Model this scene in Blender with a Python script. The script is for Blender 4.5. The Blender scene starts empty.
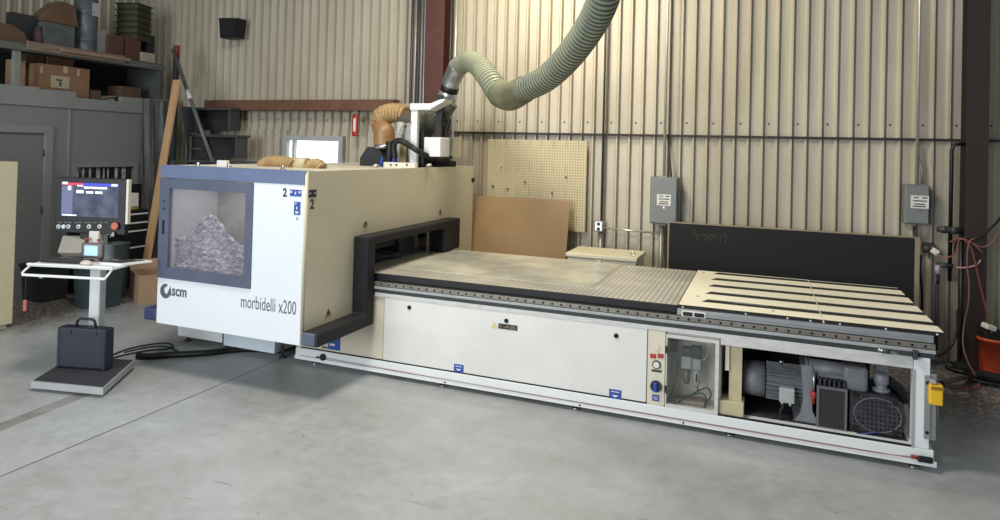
import bpy, bmesh, math, random
from mathutils import Vector, Matrix, Euler
random.seed(7)
C = bpy.context.scene.collection
PI = math.pi
# ------------------------------------------------------------------ camera model (image 1000x520)
F, YAW, PITCH, ROLL, CX, CY, H = 664.4, .377, .013, .026, 500., 141.5, 2.2

def ray(px, py):
    a, b = px - CX, py - CY
    cr, sr = math.cos(ROLL), math.sin(ROLL)
    r = (a*cr + b*sr)/F; u = -(-a*sr + b*cr)/F; fw = 1
    cp, sp = math.cos(PITCH), math.sin(PITCH)
    fw, u = fw*cp - u*sp, fw*sp + u*cp
    c, s = math.cos(YAW), math.sin(YAW)
    return Vector((r*c - fw*s, r*s + fw*c, u))

def at(px, py, ax, v):
    """point of a real plane (ax = v) that the photograph shows at this pixel"""
    d = ray(px, py); i = 'xyz'.index(ax)
    o = Vector((0, 0, H)); t = (v - o[i])/d[i]
    return o + d*t

def atf(px, py, dist):
    return Vector((0, 0, H)) + ray(px, py)*dist

# ------------------------------------------------------------------ materials
def lin(c):
    return tuple((x/12.92 if x <= .04045 else ((x+.055)/1.055)**2.4) for x in [v/255 for v in c])

MATS = {}
def mat(name, rgb, rough=.6, metal=0., var=.12, scale=6., bump=0., bscale=60., spec=.5, stretch=None, rgb2=None, vmin=.35, vmax=.7):
    if name in MATS: return MATS[name]
    m = bpy.data.materials.new(name); m.use_nodes = True
    nt = m.node_tree; b = nt.nodes['Principled BSDF']
    b.inputs['Roughness'].default_value = rough; b.inputs['Metallic'].default_value = metal
    b.inputs['Specular IOR Level'].default_value = spec
    tc = nt.nodes.new('ShaderNodeTexCoord'); mp = nt.nodes.new('ShaderNodeMapping')
    nt.links.new(tc.outputs['Object'], mp.inputs['Vector'])
    if stretch: mp.inputs['Scale'].default_value = stretch
    n = nt.nodes.new('ShaderNodeTexNoise'); n.inputs['Scale'].default_value = scale; n.inputs['Detail'].default_value = 5
    n.inputs['Roughness'].default_value = .6
    nt.links.new(mp.outputs['Vector'], n.inputs['Vector'])
    cr = nt.nodes.new('ShaderNodeValToRGB')
    c = lin(rgb); c2 = lin(rgb2) if rgb2 else tuple(x*(1-var*2) for x in c)
    cr.color_ramp.elements[0].color = (*c2, 1); cr.color_ramp.elements[0].position = vmin
    cr.color_ramp.elements[1].color = (*c, 1); cr.color_ramp.elements[1].position = vmax
    nt.links.new(n.outputs['Fac'], cr.inputs['Fac']); nt.links.new(cr.outputs['Color'], b.inputs['Base Color'])
    if bump:
        n2 = nt.nodes.new('ShaderNodeTexNoise'); n2.inputs['Scale'].default_value = bscale
        bp = nt.nodes.new('ShaderNodeBump'); bp.inputs['Strength'].default_value = bump; bp.inputs['Distance'].default_value = .01
        nt.links.new(mp.outputs['Vector'], n2.inputs['Vector']); nt.links.new(n2.outputs['Fac'], bp.inputs['Height'])
        nt.links.new(bp.outputs['Normal'], b.inputs['Normal'])
    MATS[name] = m
    return m

def emit(name, rgb, strength):
    m = bpy.data.materials.new(name); m.use_nodes = True
    nt = m.node_tree; b = nt.nodes['Principled BSDF']
    b.inputs['Base Color'].default_value = (*lin(rgb), 1)
    b.inputs['Emission Color'].default_value = (*lin(rgb), 1); b.inputs['Emission Strength'].default_value = strength
    MATS[name] = m
    return m

def math_node(nt, op, a, b=None, c=None):
    n = nt.nodes.new('ShaderNodeMath'); n.operation = op
    for i, v in enumerate((a, b, c)):
        if v is None: continue
        if isinstance(v, (int, float)): n.inputs[i].default_value = v
        else: nt.links.new(v, n.inputs[i])
    return n.outputs[0]

def dark_mask(m, mask_fn, rgb):
    """mix a second pigment into a material where mask_fn (a node socket 0..1) says"""
    nt = m.node_tree; b = nt.nodes['Principled BSDF']
    src = b.inputs['Base Color'].links[0].from_socket
    tc = nt.nodes.new('ShaderNodeTexCoord'); sx = nt.nodes.new('ShaderNodeSeparateXYZ')
    nt.links.new(tc.outputs['Object'], sx.inputs[0])
    f = mask_fn(nt, sx.outputs[0], sx.outputs[1], sx.outputs[2])
    mx = nt.nodes.new('ShaderNodeMix'); mx.data_type = 'RGBA'
    nt.links.new(f, mx.inputs[0]); nt.links.new(src, mx.inputs[6]); mx.inputs[7].default_value = (*lin(rgb), 1)
    nt.links.new(mx.outputs[2], b.inputs['Base Color'])

def near_line(nt, v, period, half, off=0.):
    a = math_node(nt, 'ADD', v, off + 1000*period)
    r = math_node(nt, 'MODULO', a, period)
    d = math_node(nt, 'ABSOLUTE', math_node(nt, 'SUBTRACT', r, period/2))
    return math_node(nt, 'LESS_THAN', d, half)

# ------------------------------------------------------------------ mesh builder
class MB:
    def __init__(s): s.bm = bmesh.new()
    def box(s, a, b, bev=0., seg=2, rot=None, piv=None):
        a = Vector(a); b = Vector(b); lo = Vector(map(min, a, b)); hi = Vector(map(max, a, b))
        r = bmesh.ops.create_cube(s.bm, size=1.); vs = r['verts']
        sz = hi - lo; c = (hi + lo)/2
        for v in vs: v.co = Vector((v.co.x*sz.x, v.co.y*sz.y, v.co.z*sz.z)) + c
        if bev:
            es = list({e for v in vs for e in v.link_edges})
            g = bmesh.ops.bevel(s.bm, geom=es, offset=bev, segments=seg, affect='EDGES', profile=.5)
            vs = list({v for f in g['faces'] for v in f.verts} | {v for v in vs if v.is_valid})
        if rot is not None:
            piv = Vector(piv) if piv is not None else c
            for v in vs: v.co = rot @ (v.co - piv) + piv
        return s
    def cyl(s, p0, p1, r, r2=None, n=20, caps=True):
        p0 = Vector(p0); p1 = Vector(p1); d = p1 - p0; r2 = r if r2 is None else r2
        q = d.to_track_quat('Z', 'Y')
        A = [s.bm.verts.new(p0 + q @ Vector((r*math.cos(2*PI*i/n), r*math.sin(2*PI*i/n), 0))) for i in range(n)]
        B = [s.bm.verts.new(p1 + q @ Vector((r2*math.cos(2*PI*i/n), r2*math.sin(2*PI*i/n), 0))) for i in range(n)]
        for i in range(n):
            f = s.bm.faces.new((A[i], A[(i+1) % n], B[(i+1) % n], B[i])); f.smooth = True
        if caps: s.bm.faces.new(A[::-1]); s.bm.faces.new(B)
        return s
    def lathe(s, c, prof, axis='z', n=24, close=True):
        """prof: list of (radius, height)"""
        c = Vector(c); R = {'z': Matrix.Identity(3), 'x': Euler((0, PI/2, 0)).to_matrix(), 'y': Euler((-PI/2, 0, 0)).to_matrix()}[axis]
        rings = []
        for r, h in prof:
            rings.append([s.bm.verts.new(c + R @ Vector((max(r, 1e-4)*math.cos(2*PI*i/n), max(r, 1e-4)*math.sin(2*PI*i/n), h))) for i in range(n)])
        for A, B in zip(rings, rings[1:]):
            for i in range(n):
                f = s.bm.faces.new((A[i], A[(i+1) % n], B[(i+1) % n], B[i])); f.smooth = True
        if close: s.bm.faces.new(rings[0][::-1]); s.bm.faces.new(rings[-1])
        return s
    def tube(s, pts, rad, n=12, sub=6, ribs=0., pitch=.03, smooth=True, wires=False):
        """a round tube along a smooth curve; rad: number or list per point; ribs: corrugation depth"""
        pts = [Vector(p) for p in pts]; rads = rad if isinstance(rad, (list, tuple)) else [rad]*len(pts)
        P = []; R = []
        if len(pts) > 2 and smooth:
            e = [pts[0]*2 - pts[1]] + pts + [pts[-1]*2 - pts[-2]]
            for i in range(len(pts)-1):
                p0, p1, p2, p3 = e[i:i+4]
                for k in range(sub):
                    t = k/sub
                    P.append(.5*((2*p1) + (p2-p0)*t + (2*p0-5*p1+4*p2-p3)*t*t + (3*p1-p0-3*p2+p3)*t**3)); R.append(rads[i]*(1-t)+rads[i+1]*t)
            P.append(pts[-1]); R.append(rads[-1])
        else: P = pts; R = list(rads)
        if ribs:                                    # resample evenly, alternate radius
            L = [0]
            for a, b in zip(P, P[1:]): L.append(L[-1] + (b-a).length)
            N = int(L[-1]/pitch); Q = []; S = []; j = 0; ks = [i_+f_ for i_ in range(N) for f_ in (0, .55, .775)] + [N]
            for k in ks:
                d = L[-1]*k/N
                while j < len(L)-2 and L[j+1] < d: j += 1
                t = (d - L[j])/max(1e-6, L[j+1]-L[j])
                Q.append(P[j].lerp(P[j+1], t)); S.append((R[j]*(1-t)+R[j+1]*t) - (ribs if abs(k % 1-.775) < .01 else 0))
            P, R = Q, S
        up = Vector((0, 0, 1)); rings = []; prev = None
        for i, p in enumerate(P):
            d = (P[min(i+1, len(P)-1)] - P[max(i-1, 0)]).normalized()
            if prev is None:
                a = d.cross(up if abs(d.z) < .9 else Vector((1, 0, 0))).normalized()
            else: a = (prev - d*prev.dot(d)).normalized()
            prev = a; b = d.cross(a)
            rings.append([s.bm.verts.new(p + (a*math.cos(2*PI*k/n) + b*math.sin(2*PI*k/n))*R[i]) for k in range(n)])
        for ri, (A, B) in enumerate(zip(rings, rings[1:])):
            for k in range(n):
                f = s.bm.faces.new((A[k], A[(k+1) % n], B[(k+1) % n], B[k])); f.smooth = not ribs
                if ribs and wires and ri % 3: f.material_index = 1
        s.bm.faces.new(rings[0][::-1]); s.bm.faces.new(rings[-1])
        return s
    def prism(s, poly, ax, lo, hi):
        """poly: 2-D outline in the two other axes (in xyz order), extruded along ax"""
        def P(u, v, w):
            return {'x': (w, u, v), 'y': (u, w, v), 'z': (u, v, w)}[ax]
        A = [s.bm.verts.new(P(u, v, lo)) for u, v in poly]; B = [s.bm.verts.new(P(u, v, hi)) for u, v in poly]
        n = len(poly)
        for i in range(n): s.bm.faces.new((A[i], A[(i+1) % n], B[(i+1) % n], B[i]))
        s.bm.faces.new(A[::-1]); s.bm.faces.new(B)
        return s
    def xform(s, M):
        s.bm.transform(M); return s
    def build(s, name, m, parent=None, world=True, smooth=False):
        bmesh.ops.recalc_face_normals(s.bm, faces=s.bm.faces)
        me = bpy.data.meshes.new(name); s.bm.to_mesh(me); s.bm.free()
        o = bpy.data.objects.new(name, me); C.objects.link(o)
        if m: me.materials.append(m if not isinstance(m, str) else MATS[m])
        if parent is not None:
            if world: me.transform(WM[parent.name].inverted())
            o.parent = parent; WM[o.name] = WM[parent.name].copy()
        else:
            if world:
                vs = [v.co for v in me.vertices]
                c = Vector(((min(v.x for v in vs)+max(v.x for v in vs))/2, (min(v.y for v in vs)+max(v.y for v in vs))/2, min(v.z for v in vs)))
                me.transform(Matrix.Translation(-c)); o.location = c; WM[o.name] = Matrix.Translation(c)
            else: WM[o.name] = Matrix.Identity(4)
        return o
WM = {}
def ring_y(mb, x0, x1, z0, z1, tl, tr, tb, tt, ya, yb, bev=0.):
    mb.box((x0, ya, z0), (x0+tl, yb, z1), bev); mb.box((x1-tr, ya, z0), (x1, yb, z1), bev)
    mb.box((x0+tl, ya, z0), (x1-tr, yb, z0+tb), bev); mb.box((x0+tl, ya, z1-tt), (x1-tr, yb, z1), bev); return mb
def ring_x(mb, y0, y1, z0, z1, t, xa, xb):
    mb.box((xa, y0, z0), (xb, y0+t, z1)); mb.box((xa, y1-t, z0), (xb, y1, z1))
    mb.box((xa, y0+t, z0), (xb, y1-t, z0+t)); mb.box((xa, y0+t, z1-t), (xb, y1-t, z1)); return mb

def tag(o, label, cat, group=None, kind=None):
    o['label'] = label; o['category'] = cat
    if group: o['group'] = group
    if kind: o['kind'] = kind
    return o
def thing(name, label, cat, loc=(0, 0, 0), rz=0., group=None, rot=None):
    o = bpy.data.objects.new(name, None); C.objects.link(o); o.empty_display_size = .1
    o.location = loc; e = rot or Euler((0, 0, rz)); o.rotation_euler = e
    WM[o.name] = Matrix.Translation(Vector(loc)) @ e.to_matrix().to_4x4()
    return tag(o, label, cat, group)
def struct(o): o['kind'] = 'structure'; return o
def struct_keep(name, mb, m):
    """setting piece kept in world coordinates (its pattern follows the world)"""
    o = mb.build(name, m, None, world=False); o['kind'] = 'structure'; return o

def text_mesh(txt, plane, v, box, depth=.002, bold=0., cursive=False):
    """lettering fitted into box=(u0, w0, u1, w1); plane 'y' faces -Y, 'x' faces +X"""
    cu = bpy.data.curves.new('lettering', 'FONT'); cu.body = txt; cu.size = 1; cu.extrude = .0; cu.offset = bold; cu.shear = .3 if cursive else 0; cu.resolution_u = 3
    o = bpy.data.objects.new('lettering', cu); C.objects.link(o)
    bpy.context.view_layer.update()
    dg = bpy.context.evaluated_depsgraph_get(); me = bpy.data.meshes.new_from_object(o.evaluated_get(dg))
    C.objects.unlink(o); bpy.data.objects.remove(o)
    mb = MB(); mb.bm.from_mesh(me); bpy.data.meshes.remove(me)
    r = bmesh.ops.extrude_face_region(mb.bm, geom=mb.bm.faces[:])
    for g in r['geom']:
        if isinstance(g, bmesh.types.BMVert): g.co.z = 1
    xs = [q.co.x for q in mb.bm.verts]; ys = [q.co.y for q in mb.bm.verts]
    x0, x1, y0, y1 = min(xs), max(xs), min(ys), max(ys)
    for q in mb.bm.verts:
        u = box[0] + (q.co.x-x0)/(x1-x0)*(box[2]-box[0]); w = box[1] + (q.co.y-y0)/(y1-y0)*(box[3]-box[1]); d = q.co.z*depth
        q.co = Vector((u, v-d, w)) if plane == 'y' else Vector((v+d, u, w))
    return mb
def quick_text(name, txt, plane, v, box, m, parent, **k):
    return text_mesh(txt, plane, v, box, **k).build(name, m, parent)

# ------------------------------------------------------------------ palette
white = mat('white_powder_coat', (226, 228, 226), .38, var=.03, scale=3)
cream = mat('cream_powder_coat', (215, 206, 184), .42, var=.03, scale=2)
panelw = mat('dusty_white_panel', (222, 220, 214), .42, var=.05, scale=2.2)
whited = mat('grimy_white_paint', (208, 207, 203), .5, var=.1, scale=9, stretch=(1, 1, 4))
blueg = mat('blue_grey_paint', (104, 116, 146), .3, var=.06, scale=3)
navyg = mat('blue_grey_dark_paint', (88, 95, 114), .4, var=.08, scale=3)
bump_m = mat('black_rubber_bumper', (24, 23, 27), .7, var=.1, scale=8, bump=.2)
black = mat('black_plastic', (14, 14, 16), .5, var=.1)
blackm = mat('matt_black', (16, 16, 17), .8, var=.1)
phen = mat('black_phenolic_edge', (13, 12, 16), .6, var=.1)
dgrey = mat('dark_grey_steel', (62, 64, 66), .55, var=.12)
mgrey = mat('mid_grey_paint', (110, 112, 112), .5, var=.08)
lgrey = mat('light_grey_paint', (165, 167, 167), .5, var=.06)
elec = mat('electrical_box_grey', (112, 115, 115), .5, var=.05)
alu = mat('aluminium_extrusion', (168, 170, 172), .42, .55, var=.1, scale=8, stretch=(1, 6, 6))
steel = mat('bright_steel', (190, 190, 190), .25, .9, var=.05)
galv = mat('galvanised_duct', (175, 178, 180), .33, .8, var=.12, scale=5)
rail_m = mat('rail_steel', (138, 132, 124), .45, .4, var=.15, scale=12)
cast = mat('cast_motor_grey', (136, 136, 138), .55, .2, var=.15, scale=14)
castd = mat('cast_housing_dark', (62, 62, 66), .6, .1, var=.3, scale=18, rgb2=(30, 30, 33))
wood = mat('pale_plywood', (242, 234, 208), .62, var=.05, scale=4, stretch=(1, 7, 1))
plank_m = mat('pine_plank', (204, 162, 116), .65, var=.12, scale=5, stretch=(8, 8, .6))
shelfwood = mat('shelf_lumber', (128, 112, 98), .75, var=.16, scale=5, stretch=(8, .6, 8))
kraft = mat('brown_hardboard', (158, 128, 90), .6, var=.05, scale=3)
card = mat('cardboard', (138, 106, 78), .8, var=.08, scale=5)
card2 = mat('cardboard_dark', (98, 74, 58), .85, var=.1, scale=5)
card3 = mat('cardboard_pale', (160, 132, 104), .8, var=.07, scale=4)
paper = mat('white_paper', (222, 220, 208), .7, var=.04)
label_w = mat('label_white', (215, 212, 205), .6, var=.02)
ink = mat('dark_ink', (40, 40, 46), .6, var=.02)
inkg = mat('logo_grey_ink', (84, 88, 100), .5, var=.02)
blue = mat('sticker_blue', (40, 74, 158), .45, var=.04)
blue_d = mat('sticker_navy', (38, 44, 70), .45, var=.04)
red = mat('red_plastic', (178, 52, 44), .45, var=.08)
redb = mat('dull_red_plastic', (150, 62, 50), .5, var=.1)
yellow = mat('yellow_plastic', (232, 184, 32), .45, var=.04)
orange = mat('orange_plastic', (206, 84, 48), .5, var=.1)
orhose = mat('amber_hose', (176, 146, 102), .45, var=.12, scale=8)
teal = mat('dark_teal_tub', (56, 70, 74), .5, var=.1)
tubg = mat('grey_tub_plastic', (104, 112, 114), .5, var=.1)
green = mat('olive_tray', (64, 68, 44), .7, var=.15)
greyp = mat('partition_grey_paint', (126, 127, 128), .7, var=.04, scale=1.5)
greyt = mat('partition_trim_grey', (134, 137, 134), .7, var=.05, scale=2)
tarp_m = mat('grey_tarp', (112, 112, 110), .8, var=.28, scale=6, stretch=(6, 6, .6))
redsteel = mat('oxide_red_steel', (82, 42, 32), .6, var=.14, scale=4)
brownbeam = mat('red_brown_beam', (112, 76, 56), .65, var=.14, scale=4)
darksteel = mat('brown_black_steel', (44, 29, 25), .6, var=.1, scale=4)
casem = mat('navy_black_case', (38, 39, 52), .5, var=.06, bump=.3, bscale=250)
rubber = mat('hose_black', (13, 13, 15), .5, var=.1)
coral = mat('coral_cord', (140, 82, 70), .5, var=.05)
duct_m = mat('grey_green_flex_duct', (152, 154, 124), .5, var=.14, scale=3, rgb2=(124, 132, 120))
pvc = mat('conduit_grey', (150, 148, 140), .4, .5, var=.1)
pvcd = mat('conduit_dark', (70, 68, 66), .5, .3, var=.1)
dirt = mat('sawdust_dirt', (74, 66, 58), .95, var=.3, scale=25)

# corrugated siding
wallm = mat('ribbed_siding', (188, 180, 162), .5, var=.06, scale=1.2, stretch=(1.4, 1.4, .35), rgb2=(166, 157, 138))
dark_mask(wallm, lambda nt, x, y, z: math_node(nt, 'MULTIPLY', near_line(nt, x, .32, .011, .1), math_node(nt, 'LESS_THAN', math_node(nt, 'ABSOLUTE', math_node(nt, 'SUBTRACT', z, 2.6)), .013)), (70, 62, 52))
# floor
def make_floor():
    m = mat('concrete_floor', (178, 181, 181), .42, var=.1, scale=.9, rgb2=(150, 151, 148), vmin=.3, vmax=.7)
    nt = m.node_tree; b = nt.nodes['Principled BSDF']
    tc = nt.nodes.new('ShaderNodeTexCoord')
    n = nt.nodes.new('ShaderNodeTexNoise'); n.inputs['Scale'].default_value = 9; n.inputs['Detail'].default_value = 8; n.inputs['Roughness'].default_value = .7
    nt.links.new(tc.outputs['Object'], n.inputs['Vector'])
    src = b.inputs['Base Color'].links[0].from_socket
    mx = nt.nodes.new('ShaderNodeMix'); mx.data_type = 'RGBA'; mx.blend_type = 'MULTIPLY'; mx.inputs[0].default_value = .55
    cr = nt.nodes.new('ShaderNodeValToRGB'); cr.color_ramp.elements[0].position = .3; cr.color_ramp.elements[0].color = (.70, .69, .66, 1); cr.color_ramp.elements[1].position = .6; cr.color_ramp.elements[1].color = (1, 1, 1, 1)
    nt.links.new(n.outputs['Fac'], cr.inputs[0]); nt.links.new(src, mx.inputs[6]); nt.links.new(cr.outputs[0], mx.inputs[7])
    nt.links.new(mx.outputs[2], b.inputs['Base Color'])
    # a slab joint along the machine's depth, and one across
    def jm(nt, x, y, z):
        a = math_node(nt, 'LESS_THAN', math_node(nt, 'ABSOLUTE', math_node(nt, 'ADD', x, 4.555)), .006)
        # brown tyre/dirt streak towards the console: band about a slanted line
        return a
    dark_mask(m, jm, (66, 62, 60))
    def sm(nt, x, y, z):
        # dirt streak in front of the console, broken by noise
        nx = nt.nodes.new('ShaderNodeTexNoise'); nx.inputs['Scale'].default_value = 4; nx.inputs['Detail'].default_value = 6
        t = nt.nodes.new('ShaderNodeTexCoord'); nt.links.new(t.outputs['Object'], nx.inputs['Vector'])
        d = math_node(nt, 'ADD', math_node(nt, 'ADD', math_node(nt, 'MULTIPLY', x, .995), math_node(nt, 'MULTIPLY', y, .1)), 4.98)
        w = math_node(nt, 'LESS_THAN', math_node(nt, 'ABSOLUTE', d), .07)
        far = math_node(nt, 'LESS_THAN', y, 4.1)
        k = math_node(nt, 'MULTIPLY', math_node(nt, 'MULTIPLY', w, far), nx.outputs['Fac'])
        # dusty ground along the partition
        g = nt.nodes.new('ShaderNodeMapRange'); nt.links.new(math_node(nt, 'ADD', x, math_node(nt, 'MULTIPLY', nx.outputs['Fac'], -1.0)), g.inputs[0])
        g.inputs[1].default_value = -8.15; g.inputs[2].default_value = -8.65; g.inputs[3].default_value = 0; g.inputs[4].default_value = .8
        h = nt.nodes.new('ShaderNodeMapRange'); nt.links.new(math_node(nt, 'ADD', y, math_node(nt, 'MULTIPLY', nx.outputs['Fac'], .8)), h.inputs[0])
        h.inputs[1].default_value = 6.6; h.inputs[2].default_value = 7.6; h.inputs[3].default_value = 0; h.inputs[4].default_value = .75  # far floor browned: dirt plus shadow, both put into the colour
        fn = nt.nodes.new('ShaderNodeTexNoise'); fn.inputs['Scale'].default_value = 22; fn.inputs['Detail'].default_value = 4; nt.links.new(t.outputs['Object'], fn.inputs['Vector'])
        fm_ = nt.nodes.new('ShaderNodeMapRange'); nt.links.new(fn.outputs['Fac'], fm_.inputs[0]); fm_.inputs[1].default_value = .38; fm_.inputs[2].default_value = .55; fm_.inputs[3].default_value = .35; fm_.inputs[4].default_value = 1.2
        gd = math_node(nt, 'MULTIPLY', math_node(nt, 'MAXIMUM', g.outputs[0], h.outputs[0]), fm_.outputs[0])
        return math_node(nt, 'MAXIMUM', k, gd)
    dark_mask(m, sm, (88, 76, 62))
    def scuffs(nt, x, y, z):
        t = nt.nodes.new('ShaderNodeTexCoord'); out = None
        for ang, sc_, th in ((.7, (1.2, 26, 1), .72), (-.5, (1.6, 30, 1), .735)):
            mp = nt.nodes.new('ShaderNodeMapping'); mp.inputs['Rotation'].default_value = (0, 0, ang); mp.inputs['Scale'].default_value = sc_; nt.links.new(t.outputs['Object'], mp.inputs[0])
            a = nt.nodes.new('ShaderNodeTexNoise'); a.inputs['Scale'].default_value = 1.3; a.inputs['Detail'].default_value = 2; nt.links.new(mp.outputs[0], a.inputs['Vector'])
            g1 = math_node(nt, 'MULTIPLY', math_node(nt, 'GREATER_THAN', a.outputs['Fac'], th), .45)
            out = g1 if out is None else math_node(nt, 'MAXIMUM', out, g1)
        sp = nt.nodes.new('ShaderNodeTexNoise'); sp.inputs['Scale'].default_value = 14; sp.inputs['Detail'].default_value = 3; nt.links.new(t.outputs['Object'], sp.inputs['Vector'])
        return math_node(nt, 'MAXIMUM', out, math_node(nt, 'MULTIPLY', math_node(nt, 'GREATER_THAN', sp.outputs['Fac'], .74), .5))
    dark_mask(m, scuffs, (104, 98, 90))
    mr = nt.nodes.new('ShaderNodeMapRange'); nt.links.new(n.outputs['Fac'], mr.inputs[0])
    mr.inputs[1].default_value = .3; mr.inputs[2].default_value = .7; mr.inputs[3].default_value = .3; mr.inputs[4].default_value = .5
    nt.links.new(mr.outputs[0], b.inputs['Roughness'])
    return m
floorm = make_floor()

# ================================================================== SETTING
struct_keep('floor', MB().box((-12, -6, -.1), (7, 8.75, 0)), floorm)

def ribbed(x0, x1, y, z0, z1, pitch=.16, phase=0., d=.04):
    """profiled sheet in the plane y facing -Y; the ribs stand towards the room"""
    prof = []
    k = math.floor((x0-phase)/pitch)
    x = phase + k*pitch
    while x < x1:
        for dx, dy in ((0, 0), (.082, 0), (.108, -d), (.126, -d), (.136, 0), (.138, .016), (.152, .016), (.154, 0)):
            if x0 <= x+dx <= x1: prof.append((x+dx, y+dy))
        x += pitch
    pts = [(x0, y)] + prof + [(x1, y)] + [(x1, y+.06), (x0, y+.06)]
    return MB().prism(pts, 'z', z0, z1)
WX0 = -10.4
upper = ribbed(WX0, 7, 8.66, 2.44, 6.2, phase=.03)
struct_keep('wall_back', upper, wallm)
WINX0, WINX1, WINZ0, WINZ1 = -7.06, -6.02, 1.5, 2.3
lo = MB(); 
def addribs(mb, x0, x1, z0, z1):
    m2 = ribbed(x0, x1, 8.64, z0, z1, phase=.03); me = bpy.data.meshes.new('t'); m2.bm.to_mesh(me); mb.bm.from_mesh(me); bpy.data.meshes.remove(me); m2.bm.free()
addribs(lo, WX0, WINX0, 0, 2.44); addribs(lo, WINX1, 7, 0, 2.44); addribs(lo, WINX0, WINX1, 0, WINZ0); addribs(lo, WINX0, WINX1, WINZ1, 2.44)
struct_keep('wall_back_lower', lo, wallm)
# small bright window
wf = MB(); ring_y(wf, WINX0-.05, WINX1+.05, WINZ0-.05, WINZ1+.05, .08, .08, .08, .08, 8.55, 8.7); wf.box((WINX0+.13, 8.57, WINZ0+.03), (WINX0+.17, 8.68, WINZ1-.03))
w1 = struct(wf.build('window_1', lgrey))
gl = MB().box((WINX0, 8.64, WINZ0), (WINX1, 8.65, WINZ1)).build('window_pane', emit('daylight_pane', (250, 252, 255), 1.6), w1)
# left outer wall (ribbed, seen above the shelf) turned to face +X
lw = ribbed(0, 13, 0, 0, 6.2, phase=.1)
lw.xform(Matrix.Translation((-10.4, 8.7, 0)) @ Matrix.Rotation(-PI/2, 4, 'Z') @ Matrix.Scale(1, 4) )
# local x -> -Y, local -y (ribs) -> -X : flip so that ribs face the room
for v in lw.bm.verts: v.co.x = -10.4 + (-10.4 - v.co.x)
struct_keep('wall_left', lw, wallm)
# purlin line and beam
struct_keep('trim_1', MB().box((-4.15, 8.575, 2.425), (7, 8.66, 2.452)), darksteel)
struct_keep('trim_2', MB().box((-8.62, 8.42, 2.735), (-5.02, 8.6, 2.9)).box((-8.62, 8.40, 2.735), (-5.02, 8.6, 2.75)), brownbeam)
# steel columns (H sections)
def hcol(name, xa, xb, m):
    mb = MB(); w = xb-xa
    mb.box((xa, 8.36, 0), (xb, 8.378, 6)).box((xa, 8.56, 0), (xb, 8.578, 6)).box(((xa+xb)/2-.008, 8.37, 0), ((xa+xb)/2+.008, 8.57, 6)).box((xa-.05, 8.3, 0), (xb+.05, 8.62, .02))
    return struct_keep(name, mb, m)
hcol('trim_3', -4.5, -4.2, redsteel); hcol('trim_4', 2.0, 2.2, darksteel)

# partition of the office with door
XP = -9.3
pt = MB()
zt_ = lambda px, py: at(px, py, 'x', XP)
DY0, DY1, DZ = 5.35, 6.27, 2.27
WY0, WY1, WZ0, WZ1 = 6.74, 7.70, .95, 1.79
pt.box((XP-.1, -2, 0), (XP, DY0, 2.75)).box((XP-.1, DY0, DZ), (XP, DY1, 2.75)).box((XP-.1, DY1, 0), (XP, WY0, 2.75))
pt.box((XP-.1, WY0, 0), (XP, WY1, WZ0)).box((XP-.1, WY0, WZ1), (XP, WY1, 2.75)).box((XP-.1, WY1, 0), (XP, 8.34, 2.75))
pt.box((XP-.1, 8.24, 0), (XP-1.1, 8.34, 2.75))
struct_keep('wall_partition', pt, greyp)
# fascia with a stepped top
k = lambda px, py: (zt_(px, py)[1], zt_(px, py)[2])
f0 = k(0, 85)
poly = [(2., 2.86), (k(38, 86.5)[0], 2.90), (k(38, 90)[0], 2.86), (k(40, 87)[0], 2.875), (k(75, 89.5)[0], 2.885), (k(75, 95.5)[0], 2.80), (k(121, 99.5)[0], 2.80), (k(121, 95)[0], 2.875), (8.34, 2.9), (8.34, 2.64), (2., 2.64)]
struct_keep('trim_5', MB().prism(poly, 'x', XP-.05, XP+.03), greyt)
struct_keep('ceiling', MB().box((-10.3, 0, 2.66), (XP-.05, 8.3, 2.72)), greyp)   # the office roof that carries the racking
struct_keep('trim_6', MB().box((XP, 6.60, 0), (XP+.015, 6.625, 2.64)), greyt)
d = MB(); d.box((XP-.06, DY0, 0), (XP-.015, DY1, DZ)); door = struct_keep('door_1', d, mat('door_grey', (116, 117, 118), .6, var=.03))
fr = MB(); fr.box((XP-.02, DY0-.1, 0), (XP+.03, DY0, DZ+.1)).box((XP-.02, DY1, 0), (XP+.03, DY1+.1, DZ+.1)).box((XP-.02, DY0, DZ), (XP+.03, DY1, DZ+.1)); fr.build('door_frame', greyt, door)
hg = MB()
for z in (2.0, 1.2, .3): hg.cyl((XP+.0, DY1-.005, z-.05), (XP+.0, DY1-.005, z+.05), .012, n=10)
hg.build('hinge', dgrey, door)
wfr = MB(); ring_x(wfr, WY0-.06, WY1+.06, WZ0-.06, WZ1+.06, .06, XP-.02, XP+.02)
w2 = struct(wfr.build('window_2', greyt))
MB().box((XP-.06, WY0, WZ0), (XP-.05, WY1, WZ1)).build('window_pane', mat('dark_glass', (40, 42, 44), .12, var=.05), w2)
vb = MB()
for y, w in ((6.78, .02), (6.86, .03), (6.97, .03), (7.09, .055), (7.2, .02), (7.27, .02), (7.4, .04), (7.52, .06)): vb.box((XP-.045, y, WZ0), (XP-.035, y+w, WZ1))
vb.build('vertical_blind', mat('pale_blind', (205, 205, 200), .5, var=.3, scale=14), w2)

# ================================================================== THE ROUTER
R = thing('cnc_router', 'long white gantry router with blue-grey cab, flat bed and pale slatted panels', 'machine', (-2, 6.4, 0))
YF = 5.54                       # body front
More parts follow.
